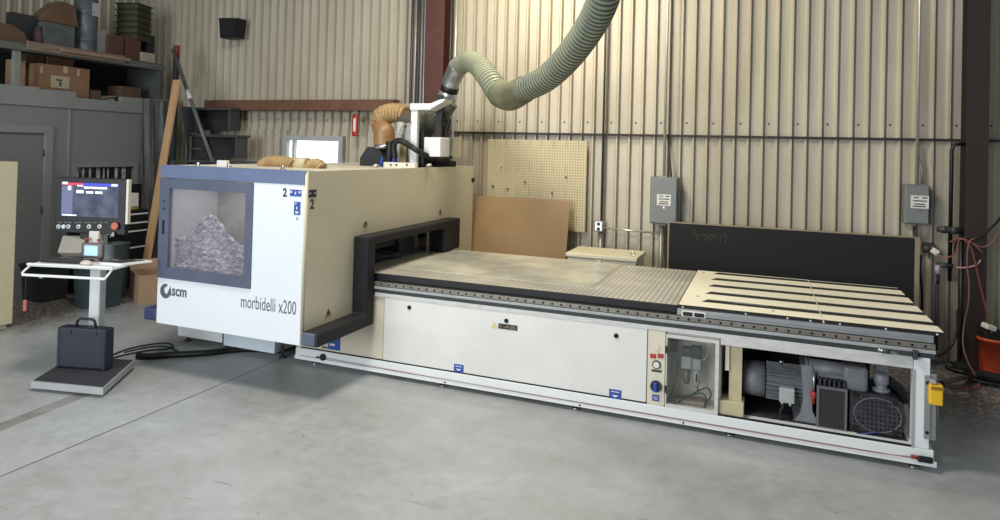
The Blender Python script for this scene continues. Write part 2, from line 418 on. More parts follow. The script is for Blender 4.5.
# --- base frame
mb = MB()
mb.box((-4.36, YF, .045), (1.165, YF+.12, .155), .006).box((-4.36, 7.2, .045), (1.165, 7.35, .155), .006)
mb.box((1.03, YF+.12, .046), (1.165, 7.2, .154)).box((-4.36, YF+.12, .046), (-4.2, 7.2, .154))
mb.box((-4.36, YF-.012, .043), (1.18, YF+.01, .078))
mb.build('base_frame', white, R)
mb = MB(); mb.box((-4.3, YF-.003, .0785), (1.1, YF+.004, .0815))
mb.build('seam_line', mat('dull_red_line', (120, 92, 96), .6, var=.05), R)
MB().box((-4.3, YF+.004, .153), (1.03, YF+.03, .163)).build('gasket_line', blackm, R)
for x in (-4.15, -2.72, -1.45, -.2, 1.05):
    for y in (YF+.05, 7.25):
        f = MB(); f.cyl((x, y, 0), (x, y, .012), .035, n=14).cyl((x, y, .012), (x, y, .06), .011, n=10)
        f.build('levelling_foot', steel, R)
# --- body enclosure
mb = MB(); mb.box((-4.36, YF+.02, .155), (-3.355, YF+.05, .765)).build('end_panel', cream, R)
p = MB().box((-3.345, YF+.006, .165), (-.852, YF+.045, .764), .004).build('side_panel', panelw, R)
for x, z in ((-3.07, .695), (-2.09, .686), (-1.108, .678)):
    MB().cyl((x, YF-.004, z), (x, YF+.01, z), .019, n=16).build('panel_lock', blackm, p)
# stickers
s = MB().box((-2.165, YF+.002, .61), (-1.985, YF+.007, .655)).build('warning_sticker', mat('dark_label', (52, 46, 46), .5, var=.3, scale=30), p)
quick_text('lettering', '! AB', 'y', YF+.002, (-2.15, .62, -2.0, .645), mat('label_tan', (150, 128, 110), .6, var=.1), s)
MB().prism([(-2.235, .61), (-2.175, .61), (-2.205, .66)], 'y', YF+.002, YF+.007).build('warning_triangle', mat('warning_yellow', (214, 196, 120), .5, var=.05), p)
for xa, xb, za, zb in ((-2.59, -2.495, .165, .235), (-1.155, -1.055, .155, .23)):
    s = MB().box((xa, YF+.001, za), (xb, YF+.007, zb)).build('blue_sticker', blue, p)
    MB().prism([(xa+.02, za+.03), (xb-.02, za+.03), ((xa+xb)/2, za+.012)], 'y', YF-.001, YF+.002).box((xa+.015, YF-.001, zb-.02), (xb-.015, YF+.002, zb-.014)).build('sticker_mark', paper, s)
s = MB().box((-3.98, YF+.014, .18), (-3.84, YF+.021, .36)).build('blue_sticker', blue, R)
MB().box((-3.96, YF+.011, .22), (-3.9, YF+.015, .24)).box((-3.93, YF+.011, .3), (-3.88, YF+.015, .315)).build('sticker_mark', paper, s)
MB().lathe((-3.68, YF+.021, .26), [(.045, 0), (.045, .004)], 'y', 18).build('round_sticker', label_w, R)
MB().box((-4.05, YF+.01, .18), (-3.99, YF+.021, .2)).build('maker_plate', mgrey, R)
# back, inner floor and dark liners
mb = MB(); mb.box((-4.36, 7.3, .155), (-.25, 7.34, .8)).box((-4.36, YF+.05, .155), (-4.32, 7.3, .8)).build('rear_panel', cream, R)
MB().box((-.27, 6.3, .126), (.86, 6.33, .79)).build('inner_panel', blackm, R)
MB().box((-.28, YF+.12, .1), (1.03, 7.2, .125)).build('pump_tray', mat('pump_tray_beige', (168, 158, 132), .6, var=.15), R)
# --- upper beam, lip, rail, extrusion
MB().box((-3.45, YF+.0, .765), (-.28, YF+.1, .8)).box((-.28, YF-.001, .712), (1.03, YF+.1, .799), .004).box((-4.3, 7.25, .765), (1.16, 7.35, .8)).build('upper_beam', whited, R)
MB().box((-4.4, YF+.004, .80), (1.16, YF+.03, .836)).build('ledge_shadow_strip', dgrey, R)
MB().box((-4.4, YF-.012, .836), (1.165, YF+.06, .86), .003).build('rail_ledge', lgrey, R)
MB().box((-4.4, YF+.03, .856), (1.165, YF+.15, .915)).build('rail_web', blackm, R)
r = MB().box((-4.4, YF+.0, .864), (1.165, YF+.03, .902), .004).build('linear_rail', rail_m, R)
hb = MB()
for i in range(56):
    x = -3.38 + i*.0815; hb.cyl((x, YF-.002, .883), (x, YF+.002, .883), .010, n=8)
hb.build('rail_bolt_row', blackm, r)['kind'] = 'stuff'
MB().box((-.62, YF+.01, .907), (1.155, YF+.1, .958), .004).box((-.62, YF+.006, .93), (1.155, YF+.02, .934)).build('edge_extrusion', alu, R)
MB().box((-4.3, YF+.1, .8), (1.15, YF+.2, .955)).box((-4.3, 7.2, .8), (1.15, 7.32, .955)).build('inner_beam', dgrey, R)
# bed
bed = mat('perforated_bed', (206, 202, 188), .34, var=.12, scale=3, rgb2=(174, 170, 158))
def gridmask(nt, x, y, z):
    return math_node(nt, 'MULTIPLY', math_node(nt, 'MAXIMUM', near_line(nt, x, .045, .0055), math_node(nt, 'MULTIPLY', near_line(nt, y, .045, .0045), .55)), .75)
dark_mask(bed, gridmask, (112, 102, 90))
MB().box((-5.0, 5.6, .915), (-.625, 7.35, .972)).build('bed_slab', bed, R)
MB().box((-5.0, 5.572, .918), (-.625, 5.602, .975), .004).build('bed_edge', phen, R)
dust = mat('dusty_sheet', (196, 192, 172), .34, var=.16, scale=2.4, rgb2=(150, 147, 136), vmin=.3, vmax=.62)
MB().prism([(-5.0, 5.95), (-1.42, 5.95), (-1.42, 7.34), (-5.0, 7.34)], 'z', .972, .9775).build('spoil_sheet', dust, R)
# slatted panels
MB().box((-.62, 5.585, .958), (1.22, 7.36, .9785)).build('panel_base', phen, R)
ys = [5.86, 6.21, 6.57, 6.93, 7.27]; hw = .068
def comb(xa, xb, head, right_open=True):
    pts = [(xa, 5.60), (xb, 5.60)]
    for y in ys:
        if head: pts += [(xb, y-hw), (head, y-hw), (head+.05, y+hw), (xb, y+hw)]
        else: pts += [(xb, y-hw), (xa, y-hw), None, (xa, y+hw), (xb, y+hw)]
    return pts + [(xb, 7.35), (xa, 7.35)]
MB().prism(comb(-.615, .443, -.455), 'z', .9785, .982).build('slotted_panel', wood, R)
lo_ = 5.60
for y in ys + [7.405]:
    MB().box((.451, lo_, .9785), (1.225, y-hw, .982)).build('slat', wood, R); lo_ = y+hw
MB().box((-.62, 5.58, .955), (1.225, 5.599, .9815)).build('black_panel_edge', phen, R)
MB().box((.443, 5.578, .967), (.451, 7.35, .9825)).build('seam_strip', mat('seam_white', (225, 205, 195), .6, var=.1), R)
for x in (-.58, -.1, .2, .36, .45, .56, .86, 1.18):
    MB().cyl((x, 5.576, .968), (x, 5.581, .968), .007, n=10).build('screw', label_w, R)
sb = MB().box((-.2, 5.86, .983), (.07, 5.875, .99)); sb.xform(Matrix.Identity(4)); sb.build('slot_stop', rail_m, R)
for x, y in ((-.5, 6.0), (-.55, 7.2), (.1, 5.72)): MB().cyl((x, y, .982), (x, y, .984), .012, n=10).build('panel_hole', blackm, R)
# switch plate
s = MB().box((-.585, YF+.002, .9), (-.395, YF+.012, .95), .006).build('switch_plate', label_w, R)
for i, (xa, xb) in enumerate(((-.572, -.5), (-.485, -.41))): MB().box((xa, YF-.003, .91), (xb, YF+.003, .94), .008).build('switch', black, s)
# --- control strip
cs = MB().box((-.845, YF+.004, .147), (-.705, YF+.045, .762), .003).build('control_strip', cream, R)
def pz(px, py): q = at(px, py, 'y', YF); return q.x, q.z
for px, py in ((653, 356), (660.5, 356)):
    x, z = pz(px, py); MB().box((x-.024, YF-.003, z-.018), (x+.024, YF+.006, z+.018), .004).build('red_button', red, cs)
x, z = pz(656.5, 364.5); g = MB().lathe((x, YF-.012, z), [(.033, 0), (.033, .016)], 'y', 20).build('pressure_gauge', black, cs)
MB().lathe((x, YF-.014, z), [(.025, 0), (.025, .003)], 'y', 20).build('gauge_face', paper, g)
x, z = pz(656.5, 371); MB().box((x-.04, YF, z-.008), (x+.04, YF+.006, z+.008)).build('navy_label', blue_d, cs)
x, z = pz(656, 386); kn = MB().lathe((x, YF-.02, z), [(.045, 0), (.045, .026)], 'y', 22).build('main_switch', mat('switch_black', (34, 40, 58), .4, var=.05), cs)
MB().box((x-.013, YF-.045, z-.036), (x+.013, YF-.018, z+.036), .006).build('switch_lever', blue, kn)
x, z = pz(655.5, 398); s = MB().box((x-.028, YF, z-.024), (x+.028, YF+.006, z+.024)).build('blue_sticker', blue, cs)
MB().box((x-.018, YF-.002, z-.01), (x+.018, YF+.001, z-.005)).box((x-.018, YF-.002, z+.005), (x+.018, YF+.001, z+.01)).build('sticker_mark', label_w, s)
x, z = pz(657, 347.5); MB().cyl((x, YF-.004, z), (x, YF+.005, z), .022, n=18).build('cable_gland', cream, cs)
# --- pneumatics cabinet
X0, X1, Z0, Z1 = -.70, -.29, .135, .73
pc = MB(); pc.box((X0-.002, YF+.3, Z0), (X1+.01, YF+.32, .76)).box((X0-.01, YF+.045, Z0), (X0+.005, YF+.3, .76)).box((X1, YF+.045, Z0), (X1+.015, YF+.3, .76)).box((X0, YF+.03, Z0-.01), (X1, YF+.3, Z0+.01)).box((X0, YF+.03, .745), (X1, YF+.3, .762))
pcab = pc.build('pneumatics_cabinet', mat('cabinet_inner', (222, 218, 206), .6, var=.15, scale=6), R)
fr = MB(); t = .028
ring_y(fr, X0, X1, Z0+.02, .745, .01, t, t, t, YF+.001, YF+.02)
dr = fr.build('cabinet_door', whited, R)
glm = bpy.data.materials.new('clear_door'); glm.use_nodes = True; nt = glm.node_tree; nt.nodes.clear()
o_ = nt.nodes.new('ShaderNodeOutputMaterial'); mx = nt.nodes.new('ShaderNodeMixShader'); tr = nt.nodes.new('ShaderNodeBsdfTransparent'); gs = nt.nodes.new('ShaderNodeBsdfPrincipled')
gs.inputs['Base Color'].default_value = (.35, .36, .36, 1); gs.inputs['Roughness'].default_value = .12; mx.inputs[0].default_value = .05; tr.inputs[0].default_value = (.95, .96, .95, 1)
nt.links.new(tr.outputs[0], mx.inputs[1]); nt.links.new(gs.outputs[0], mx.inputs[2]); nt.links.new(mx.outputs[0], o_.inputs[0])
MB().box((X0+.01, YF+.008, Z0+t+.02), (X1-t, YF+.012, .717)).build('door_pane', glm, dr)
for z in (.3, .62): MB().box((X0-.006, YF-.008, z-.03), (X0+.012, YF+.002, z+.03), .003).build('hinge', black, dr)
def pq(px, py, y=YF+.16): q = at(px, py, 'y', y); return q.x, q.z
for px, pyt, pyb, w in ((687, 347, 361, .04), (696.5, 346, 362, .04)):
    x, z1 = pq(px, pyt); _, z0 = pq(px, pyb)
    MB().box((x-w, YF+.12, z0-.0), (x+w, YF+.2, z1), .01).build('filter_block', dgrey, pcab)
x, z0 = pq(687, 365); MB().box((x-.042, YF+.11, z0-.02), (x+.042, YF+.19, z0+.08), .008).build('regulator_body', alu, pcab)
x, z0 = pq(697, 366); MB().box((x-.035, YF+.11, z0-.02), (x+.035, YF+.19, z0+.07), .008).build('regulator_body', alu, pcab)
x, z1 = pq(687, 366); MB().lathe((x, YF+.15, z1-.14), [(.02, 0), (.03, .03), (.033, .14)], 'z', 16).build('filter_bowl', mat('smoky_bowl', (104, 100, 84), .3, var=.1), pcab)
x, z1 = pq(697, 366); MB().lathe((x, YF+.15, z1-.16), [(.018, 0), (.028, .02), (.028, .16)], 'z', 16).build('filter_bowl', lgrey, pcab)
MB().box((x-.006, YF+.118, z1-.12), (x+.006, YF+.126, z1-.05)).build('sight_slot', black, pcab)
x, z = pq(672, 348); MB().box((x-.03, YF+.2, z-.05), (x+.03, YF+.28, z+.05), .006).build('junction_box', mgrey, pcab)
x, z = pq(691, 406, YF+.2)
MB().box((x-.12, YF+.14, Z0+.012), (x+.11, YF+.26, z+.06), .006).build('valve_block', mat('valve_block_tan', (158, 138, 122), .6, var=.15), pcab)
def hose(name, pix, y, r, m, parent):
    return MB().tube([at(a, b_, 'y', y + (c[0] if c else 0)) for a, b_, *c in pix], r, n=8).build(name, m, parent)
hose('air_line', [(674, 356), (671, 370), (668, 380), (666, 390), (669, 400), (676, 405)], YF+.18, .006, lgrey, pcab)
hose('air_line', [(678, 360), (676, 378), (672, 392), (668, 402)], YF+.2, .005, mat('line_tan', (140, 126, 104), .5, var=.1), pcab)
hose('air_line', [(677, 397), (688, 396), (698, 391), (707, 388), (711, 394), (709, 400)], YF+.15, .006, black, pcab)
hose('air_line', [(697, 380), (697, 392), (690, 395), (680, 396)], YF+.15, .006, dgrey, pcab)
hose('air_line', [(678, 402), (690, 396), (701, 393), (706, 398), (705, 410)], YF+.13, .005, black, pcab)
hose('air_line', [(705, 343), (708, 350), (706, 358), (700, 361)], YF+.14, .005, lgrey, pcab)
hose('air_line', [(668, 410), (680, 408), (694, 412), (708, 412)], YF+.1, .005, dgrey, pcab)
# --- pump bay
MB().box((-.215, YF+.08, .12), (-.12, YF+.14, .712)).box((-.3, YF+.03, .125), (-.1, YF+.2, .27), .008).build('bay_post', mat('bay_beige', (196, 182, 146), .5, var=.08), R)
MB().box((-.245, YF+.06, .5), (-.215, YF+.09, .71)).build('hanging_plate', cream, R)
pst = MB().box((1.032, YF+.002, .156), (1.135, YF+.098, .799), .004).build('corner_post', white, R)
MB().box((1.032, 7.2, .156), (1.135, 7.3, .79), .004).build('corner_post', white, R)
MB().box((1.026, YF-.004, .156), (1.042, YF+.001, .71)).build('post_edge', lgrey, pst)
for z0_, z1_ in ((.69, .712), (.12, .135)): pass
VP = MB(); YM = YF+.3
ax = MB(); zc = .40
# motor: fins as a ribbed cylinder along x
vp = MB().box((-.1, YF+.14, .125), (.98, YF+.6, .16)).build('vacuum_pump', castd, R)
ax.lathe((-.12, YM, zc), [(.10, 0), (.135, .01), (.14, .17)], 'x', 28).build('fan_cowl', cast, vp)
prof = [(.12, .17)]; fins = MB()
fins.lathe((-.12, YM, zc), [(.115, .17), (.115, .44), (.13, .44), (.13, .46)], 'x', 28)
for i in range(26):
    a = 2*PI*i/26
    q = Matrix.Translation((.19, YM, zc)) @ Matrix.Rotation(a, 4, 'X')
    fb = MB().box((-.13, -.0035, .11), (.13, .0035, .145)); fb.xform(q); me = bpy.data.meshes.new('t'); fb.bm.to_mesh(me); fins.bm.from_mesh(me); bpy.data.meshes.remove(me); fb.bm.free()
fins.build('finned_motor', cast, vp)
MB().lathe((.17, YM-.0, zc+.142), [(.014, 0), (.02, .012), (.02, .02), (.01, .03)], 'z', 12).build('lifting_eye', steel, vp)
tb = MB().box((.155, YM-.21, .3), (.265, YM-.12, .415), .01).build('terminal_box', lgrey, vp)
hose('motor_cable', [(784, 404), (780, 412), (781, 420), (788, 427), (800, 430), (815, 431)], YF+.12, .011, black, vp)
for x in (.18, .235): MB().cyl((x, YM-.165, .27), (x, YM-.165, .3), .014, n=10).build('cable_nut', steel, vp)
# bracket (bell housing) with flared foot
g = lambda px, py: (at(px, py, 'y', YF+.17)[0], at(px, py, 'y', YF+.17)[2])
MB().prism([g(*q) for q in ((801, 364), (812, 365), (814, 380), (812, 398), (812, 410), (816, 418), (817, 428), (795, 427), (788, 422), (794, 419), (800, 412), (803, 398), (802, 380))], 'y', YF+.15, YF+.45).build('bell_bracket', mat('bracket_grey', (140, 142, 148), .45, .3, var=.08), vp)
# top pipe
q0 = at(807, 366, 'y', YF+.2); q1 = at(866, 376, 'y', YF+.2)
pp = MB(); pp.cyl((q0.x, YF+.22, .575), (.72, YF+.22, .575), .06, n=26).cyl((q0.x-.012, YF+.22, .575), (q0.x+.006, YF+.22, .575), .066, n=26).box((.6, YF+.15, .44), (.77, YF+.33, .63), .03, 4).box((.42, YF+.17, .5), (.7, YF+.3, .56))
pp.build('top_manifold', cast, vp)
# cooling slots + grille
mb = MB()
for i in range(6): mb.box((.43+.033*i, YF+.12, .46), (.448+.033*i, YF+.2, .52))
mb.build('cooling_vanes', castd, vp)
gx0, gz1 = g(817, 384)[0], g(817, 384)[1]; gx1, gz0 = g(845, 424)[0], g(845, 424)[1]
gm = mat('grille_mesh', (120, 120, 122), .5, .3, var=.05)
dark_mask(gm, lambda nt, x, y, z: math_node(nt, 'MAXIMUM', near_line(nt, math_node(nt, 'ADD', x, z), .018, .0055), near_line(nt, math_node(nt, 'SUBTRACT', x, z), .018, .0055)), (22, 22, 24))
MB().box((gx0+.01, YF+.11, .16), (gx1-.01, YF+.16, .455)).build('intake_grille', gm, vp)
mb = MB(); ring_y(mb, gx0-.005, gx1+.005, .145, .468, .017, .017, .018, .018, YF+.1, YF+.13)
mb.box((gx0, YF+.13, .15), (gx1, YF+.42, .46)); mb.build('grille_frame', mat('frame_grey', (112, 112, 116), .45, .3, var=.08), vp)
MB().cyl((g(813.5, 372)[0], YF+.13, .41), (g(813.5, 372)[0], YF+.13, .56), .011, n=10).build('oil_tube', steel, vp)
MB().lathe((g(813, 399)[0], YF+.13, .32), [(.012, 0), (.012, .04), (.022, .05), (.022, .085), (.01, .09)], 'z', 14).build('red_valve', red, vp)
# big ribbed end cover
cov = MB(); cxm, czm = .79, .305
poly = [(.645, .45), (.645, .165), (.68, .155), (.88, .15), (.95, .165), (1.0, .21), (1.015, .3), (1.0, .39), (.95, .44), (.88, .455)]
cov.prism(poly, 'y', YF+.13, YF+.5)
cover = cov.build('pump_housing', castd, vp)
rb = MB(); 
for i in range(11):
    x = .665+.029*i; h = .13 if x < .9 else .13*math.sqrt(max(.05, 1-((x-.9)/.115)**2)); rb.box((x-.0028, YF+.118, czm-h), (x+.0028, YF+.132, czm+h))
for i in range(8):
    z = .185+.033*i; rb.box((.655, YF+.118, z-.0028), (.985, YF+.132, z+.0028))
rb.build('housing_ribs', mat('rib_grey', (92, 92, 96), .6, .1, var=.3, scale=14), cover)
ov = MB(); n = 44
pts = [(.83+.155*math.cos(2*PI*i/n)*1.0, YF+.122, .305+.125*math.sin(2*PI*i/n)) for i in range(n+1)]
ov.tube(pts, .006, n=6, sub=1).build('oval_ridge', mat('ridge_grey', (100, 100, 104), .5, .2, var=.1), cover)
for x, z in ((.68, .43), (.68, .185), (.94, .2), (.94, .415)): MB().cyl((x, YF+.11, z), (x, YF+.135, z), .021, n=14).build('cover_bolt', blackm, cover)
MB().lathe((.865, YF+.22, .455), [(.055, 0), (.06, .02), (.035, .03), (.04, .055), (.05, .065), (.05, .12), (.035, .14), (.01, .145)], 'z', 22).build('breather_cap', mat('cap_grey', (138, 140, 144), .5, .2, var=.1), vp)
MB().tube([(.9, YF+.3, .52), (.98, YF+.34, .46), (1.03, YF+.36, .36)], .05, n=14).build('exhaust_duct', black, vp)
hose('floor_cable', [(722, 424), (760, 424), (800, 432), (840, 433), (880, 436), (908, 442)], YF+.11, .009, black, R)
hose('blue_cable', [(812, 429), (840, 433), (858, 434), (878, 432)], YF+.1, .006, mat('blue_wire', (54, 60, 120), .5, var=.05), R)
# end bracket, yellow limit box
eb = MB(); eb.box((1.135, YF+.01, .225), (1.175, YF+.05, .69)).box((1.1, YF-.012, .235), (1.135, YF-.0, .68)); ebr = eb.build('end_bracket', alu, R)
for z in (.63, .28): MB().cyl((1.118, YF-.016, z), (1.118, YF-.01, z), .012, n=10).build('bolt', black, ebr)
MB().box((1.175, YF+.03, .3), (1.195, YF+.07, .52), .003).build('sensor_strip', mgrey, R)
yb_ = MB().box((1.12, YF-.055, .49), (1.205, YF+.01, .635), .012, 3).build('lockout_box', yellow, R)
s = MB().box((1.13, YF-.058, .60), (1.195, YF-.054, .622)).build('amber_label', mat('label_brown', (150, 104, 30), .5, var=.1), yb_)
MB().box((1.128, YF-.058, .64), (1.16, YF-.0, .665), .005).build('clear_latch', lgrey, yb_)
# rail stop assembly, carriage ends
rs = MB().box((1.02, YF-.045, .79), (1.05, YF-.0, .855), .004).box((.83, YF-.03, .81), (1.02, YF-.012, .835), .006).cyl((.83, YF-.025, .82), (.88, YF-.025, .82), .016, n=12)
rs.build('rail_stop', dgrey, R)
MB().cyl((.80, YF-.025, .825), (.94, YF-.025, .815), .01, n=10).build('grease_fitting', steel, R)
# cord reel at base right and string
MB().box((1.06, YF-.035, .07), (1.155, YF-.012, .115), .012, 3).build('cord_grip', black, R)
MB().box((1.02, YF-.028, .085), (1.06, YF-.012, .11), .004).build('cord_clip', redb, R)
MB().tube([(-4.0, YF-.02, .1), (-2, YF-.016, .082), (0, YF-.016, .08), (.8, YF-.018, .082), (1.03, YF-.02, .097)], .0028, n=6, sub=3).build('trip_cord', mat('red_cord', (150, 108, 108), .6, var=.05), R)
MB().lathe((-4.02, YF-.028, .1), [(.02, 0), (.034, .01), (.034, .03), (.02, .035)], 'y', 14).box((-4.1, YF-.02, .09), (-4.02, YF-.012, .1)).build('cord_anchor', black, R)
for x in (-2.72, -1.45, -.6): MB().cyl((x+.05, YF-.016, .058), (x+.05, YF-.01, .058), .008, n=8).build('screw', black, R)

# --- CAB
CX0, CX1, CY0, CY1, CZ0, CZ1 = -5.29, -3.62, 4.674, 8.2, .49, 1.975
fp = MB()
bx0, bx1, bz0, bz1 = -5.288, -4.18, .918, 1.85         # window frame outline
fp.box((CX0, CY0, CZ0), (CX1-.02, CY0+.04, bz0)).box((bx1, CY0, bz0), (CX1-.02, CY0+.04, 1.858))
fpo = fp.build('cab_front_panel', mat('cab_front_white', (222, 226, 230), .4, var=.02, scale=2), R)
MB().box((CX0-.004, CY0-.006, 1.858), (CX1-.012, CY0+.06, CZ1-.015), .004).box((CX0-.004, CY0-.002, CZ1-.018), (CX1-.005, CY0+.12, CZ1+.002), .006).build('top_band', blueg, R)
# right side panel with the gantry opening (y 5.55-7.3, z .976-1.25)
sp = MB(); xs_ = (CX1-.04, CX1); sp.cyl((CX1-.022, CY0+.022, CZ0), (CX1-.022, CY0+.022, CZ1-.002), .022, n=24)
sp.box((xs_[0], CY0+.03, CZ0), (xs_[1], 5.5, CZ1)).box((xs_[0], 5.5, 1.25), (xs_[1], 7.32, CZ1)).box((xs_[0], 7.32, .8), (xs_[1], CY1, CZ1))
spo = sp.build('cab_side_panel', mat('cab_side_cream', (212, 204, 178), .42, var=.04, scale=1.4), R)  # warm light on this side put into the panel colour
MB().box((CX0, CY0+.04, CZ0), (CX0+.03, CY1, CZ1)).build('cab_left_panel', panelw, R)
MB().box((CX0, CY1-.04, .5), (CX1-.04, CY1, CZ1)).build('cab_rear_panel', panelw, R)
MB().box((CX0+.03, CY0+.06, CZ0), (CX1-.04, 5.5, CZ0+.02)).build('cab_floor_pan', mgrey, R)
# roof sheets, leave the hood opening
rf = MB(); rf.box((CX0+.03, CY0+.1, CZ1-.05), (CX1-.04, CY1-.04, CZ1-.02))
rf.build('cab_roof', cream, R)
for x, y in ((-5.0, 4.83), (-4.62, 4.83), (-4.0, 4.83)):
    MB().lathe((x, y, CZ1-.02), [(.028, 0), (.028, .02), (.014, .03), (.02, .05), (.0, .055)], 'z', 12).build('roof_bolt', steel, R)
MB().box((-4.8, 4.86, CZ1-.02), (-4.68, 4.9, CZ1+.06), .006).build('roof_bracket', label_w, R)
# window frame + pane
wf = MB(); t = .1
ring_y(wf, bx0, bx1, bz0, bz1, .125, .08, .1, .09, CY0-.012, CY0+.03)
wfo = wf.build('cab_window_frame', navyg, R)
MB().box((bx0+.045, CY0-.016, 1.33), (bx0+.075, CY0-.008, 1.46), .004).build('handle_slot', blackm, wfo)
for z in (1.57, 1.64): MB().cyl((bx0+.06, CY0-.015, z), (bx0+.06, CY0-.01, z), .01, n=10).build('lock_dot', black, wfo)
# dusty pane; reflections in the glass put in as mottled haze
pm = bpy.data.materials.new('dusty_pane'); pm.use_nodes = True; nt = pm.node_tree; nt.nodes.clear()
o_ = nt.nodes.new('ShaderNodeOutputMaterial'); mx = nt.nodes.new('ShaderNodeMixShader'); tr = nt.nodes.new('ShaderNodeBsdfTransparent'); gs = nt.nodes.new('ShaderNodeBsdfPrincipled')
tc = nt.nodes.new('ShaderNodeTexCoord'); mp = nt.nodes.new('ShaderNodeMapping'); nz = nt.nodes.new('ShaderNodeTexNoise'); nz.inputs['Scale'].default_value = 3.5; nz.inputs['Detail'].default_value = 8
nz.inputs['Distortion'].default_value = 1.2
mp.inputs['Scale'].default_value = (1, 1, 1.4); nt.links.new(tc.outputs['Object'], mp.inputs[0]); nt.links.new(mp.outputs[0], nz.inputs[0])
mr = nt.nodes.new('ShaderNodeMapRange'); nt.links.new(nz.outputs['Fac'], mr.inputs[0]); mr.inputs[1].default_value = .3; mr.inputs[2].default_value = .7; mr.inputs[3].default_value = .12; mr.inputs[4].default_value = .3
nt.links.new(mr.outputs[0], mx.inputs[0])
gs.inputs['Base Color'].default_value = (*lin((150, 148, 152)), 1); gs.inputs['Roughness'].default_value = .15; tr.inputs[0].default_value = (.92, .92, .95, 1)
nt.links.new(tr.outputs[0], mx.inputs[1]); nt.links.new(gs.outputs[0], mx.inputs[2]); nt.links.new(mx.outputs[0], o_.inputs[0])
MB().box((bx0+.12, CY0+.006, bz0+.095), (bx1-.075, CY0+.012, bz1-.085)).build('cab_window_pane', pm, wfo)
# behind the pane: crumpled sheet standing in for reflected plastic wrap, inner partition
cr = MB(); nx_, nz_ = 46, 40; V = {}
x0_, x1_, z0_, z1_ = -5.2, -4.2, .98, 1.45
rnd = random.Random(3)
for i in range(nx_+1):
    for j in range(nz_+1):
        u, v = i/nx_, j/nz_
        prof_ = .56 + .44*math.exp(-((u-.42)/.2)**2)
        z = z0_ + (1.52-z0_)*v*prof_ + .012*rnd.uniform(-1, 1)
        y = 4.735 + .03*rnd.random() + .025*math.sin(9*u+3*v) + .03*v
        V[i, j] = cr.bm.verts.new((x0_+(x1_-x0_)*u + .014*rnd.uniform(-1, 1), y, z))
for i in range(nx_):
    for j in range(nz_):
        cr.bm.faces.new((V[i, j], V[i+1, j], V[i+1, j+1], V[i, j+1]))
cr.build('crumpled_wrap', mat('plastic_wrap', (228, 220, 218), .2, var=.25, scale=13, rgb2=(146, 136, 144), vmin=.36, vmax=.66, stretch=(1, 1, 2.2), bump=.6, bscale=40), R)
MB().box((-5.25, 5.35, .55), (-3.7, 5.4, 1.93)).build('inner_bulkhead', mat('inner_tan', (158, 152, 136), .6, var=.1), R)
MB().box((-4.5, 5.2, 1.35), (-4.25, 5.34, 1.6), .02).lathe((-4.42, 5.18, 1.7), [(.03, 0), (.03, .03)], 'y', 12).build('spindle_block', mat('spindle_mauve', (96, 84, 100), .5, var=.2), R)
# logo and lettering
lg = MB(); n = 28; lx, lz, lr = -5.185, .797, .068
outer = [(lx+lr*math.cos(a), lz+lr*math.sin(a)) for a in [math.radians(70+ (320-70+0)*i/n) for i in range(n+1)]]
inner = [(lx+.018+lr*.52*math.cos(a), lz+.008+lr*.52*math.sin(a)) for a in [math.radians(330 - (330-95)*i/n) for i in range(n+1)]]
lg.prism(outer+inner, 'y', CY0-.002, CY0)
lg.prism([(lx+.015, lz-.035), (lx+.075, lz-.035), (lx+.06, lz+.055)], 'y', CY0-.0025, CY0)
lg.build('round_emblem', inkg, fpo)
quick_text('maker_lettering', 'scm', 'y', CY0, (-5.105, .762, -4.925, .832), inkg, fpo, bold=.025)
quick_text('model_lettering', 'morbidelli x200', 'y', CY0, (-4.285, .745, -3.685, .86), inkg, fpo, bold=-.004)
quick_text('zone_number', '2', 'y', CY0, (-3.862, 1.748, -3.818, 1.824), ink, fpo, bold=.03)
s = MB().box((-3.785, CY0-.003, 1.758), (-3.665, CY0, 1.815)).build('blue_sticker', blue, fpo)
MB().box((-3.778, CY0-.005, 1.785), (-3.76, CY0-.003, 1.803)).box((-3.732, CY0-.005, 1.773), (-3.72, CY0-.003, 1.797)).box((-3.692, CY0-.005, 1.785), (-3.674, CY0-.003, 1.803)).build('sticker_mark', paper, s)
s = MB().box((-3.738, CY0-.003, 1.60), (-3.672, CY0, 1.712)).build('blue_sticker', blue, fpo)
MB().box((-3.72, CY0-.005, 1.612), (-3.69, CY0-.003, 1.63)).box((-3.712, CY0-.005, 1.645), (-3.702, CY0-.003, 1.67)).box((-3.725, CY0-.005, 1.69), (-3.712, CY0-.003, 1.703)).build('sticker_mark', paper, s)
MB().lathe((-3.702, CY0-.004, 1.568), [(.012, 0), (.012, .004)], 'y', 12).build('key_dot', lgrey, fpo)
s = MB().box((CX1, 4.71, 1.75), (CX1+.003, 4.815, 1.815)).build('navy_sticker', blue_d, spo)
MB().box((CX1+.003, 4.72, 1.78), (CX1+.005, 4.738, 1.79)).box((CX1+.003, 4.785, 1.78), (CX1+.005, 4.8, 1.79)).build('sticker_mark', label_w, s)
quick_text('zone_number', '2', 'x', CX1, (4.735, 1.65, 4.79, 1.735), ink, spo, bold=.03)
def sidep(px, py): q = at(px, py, 'x', CX1); return q.y, q.z
for px, py in ((365, 224), (440, 212)):
    y, z = sidep(px, py); sc = MB().lathe((CX1, y, z), [(.032, 0), (.032, .006), (.022, .01), (.022, .004)], 'x', 16).build('access_plug', mat('plug_tan', (150, 128, 100), .5, var=.2), spo)
y, z = sidep(328, 313); MB().prism([(y-.05, z-.03), (y+.05, z-.03), (y, z+.05)], 'x', CX1, CX1+.003).build('warning_triangle', mat('triangle_tan', (168, 138, 96), .5, var=.1), spo)
y, z = sidep(328, 312); MB().prism([(y-.025, z-.018), (y+.025, z-.018), (y, z+.022)], 'x', CX1+.003, CX1+.005).build('warning_mark', ink, spo)
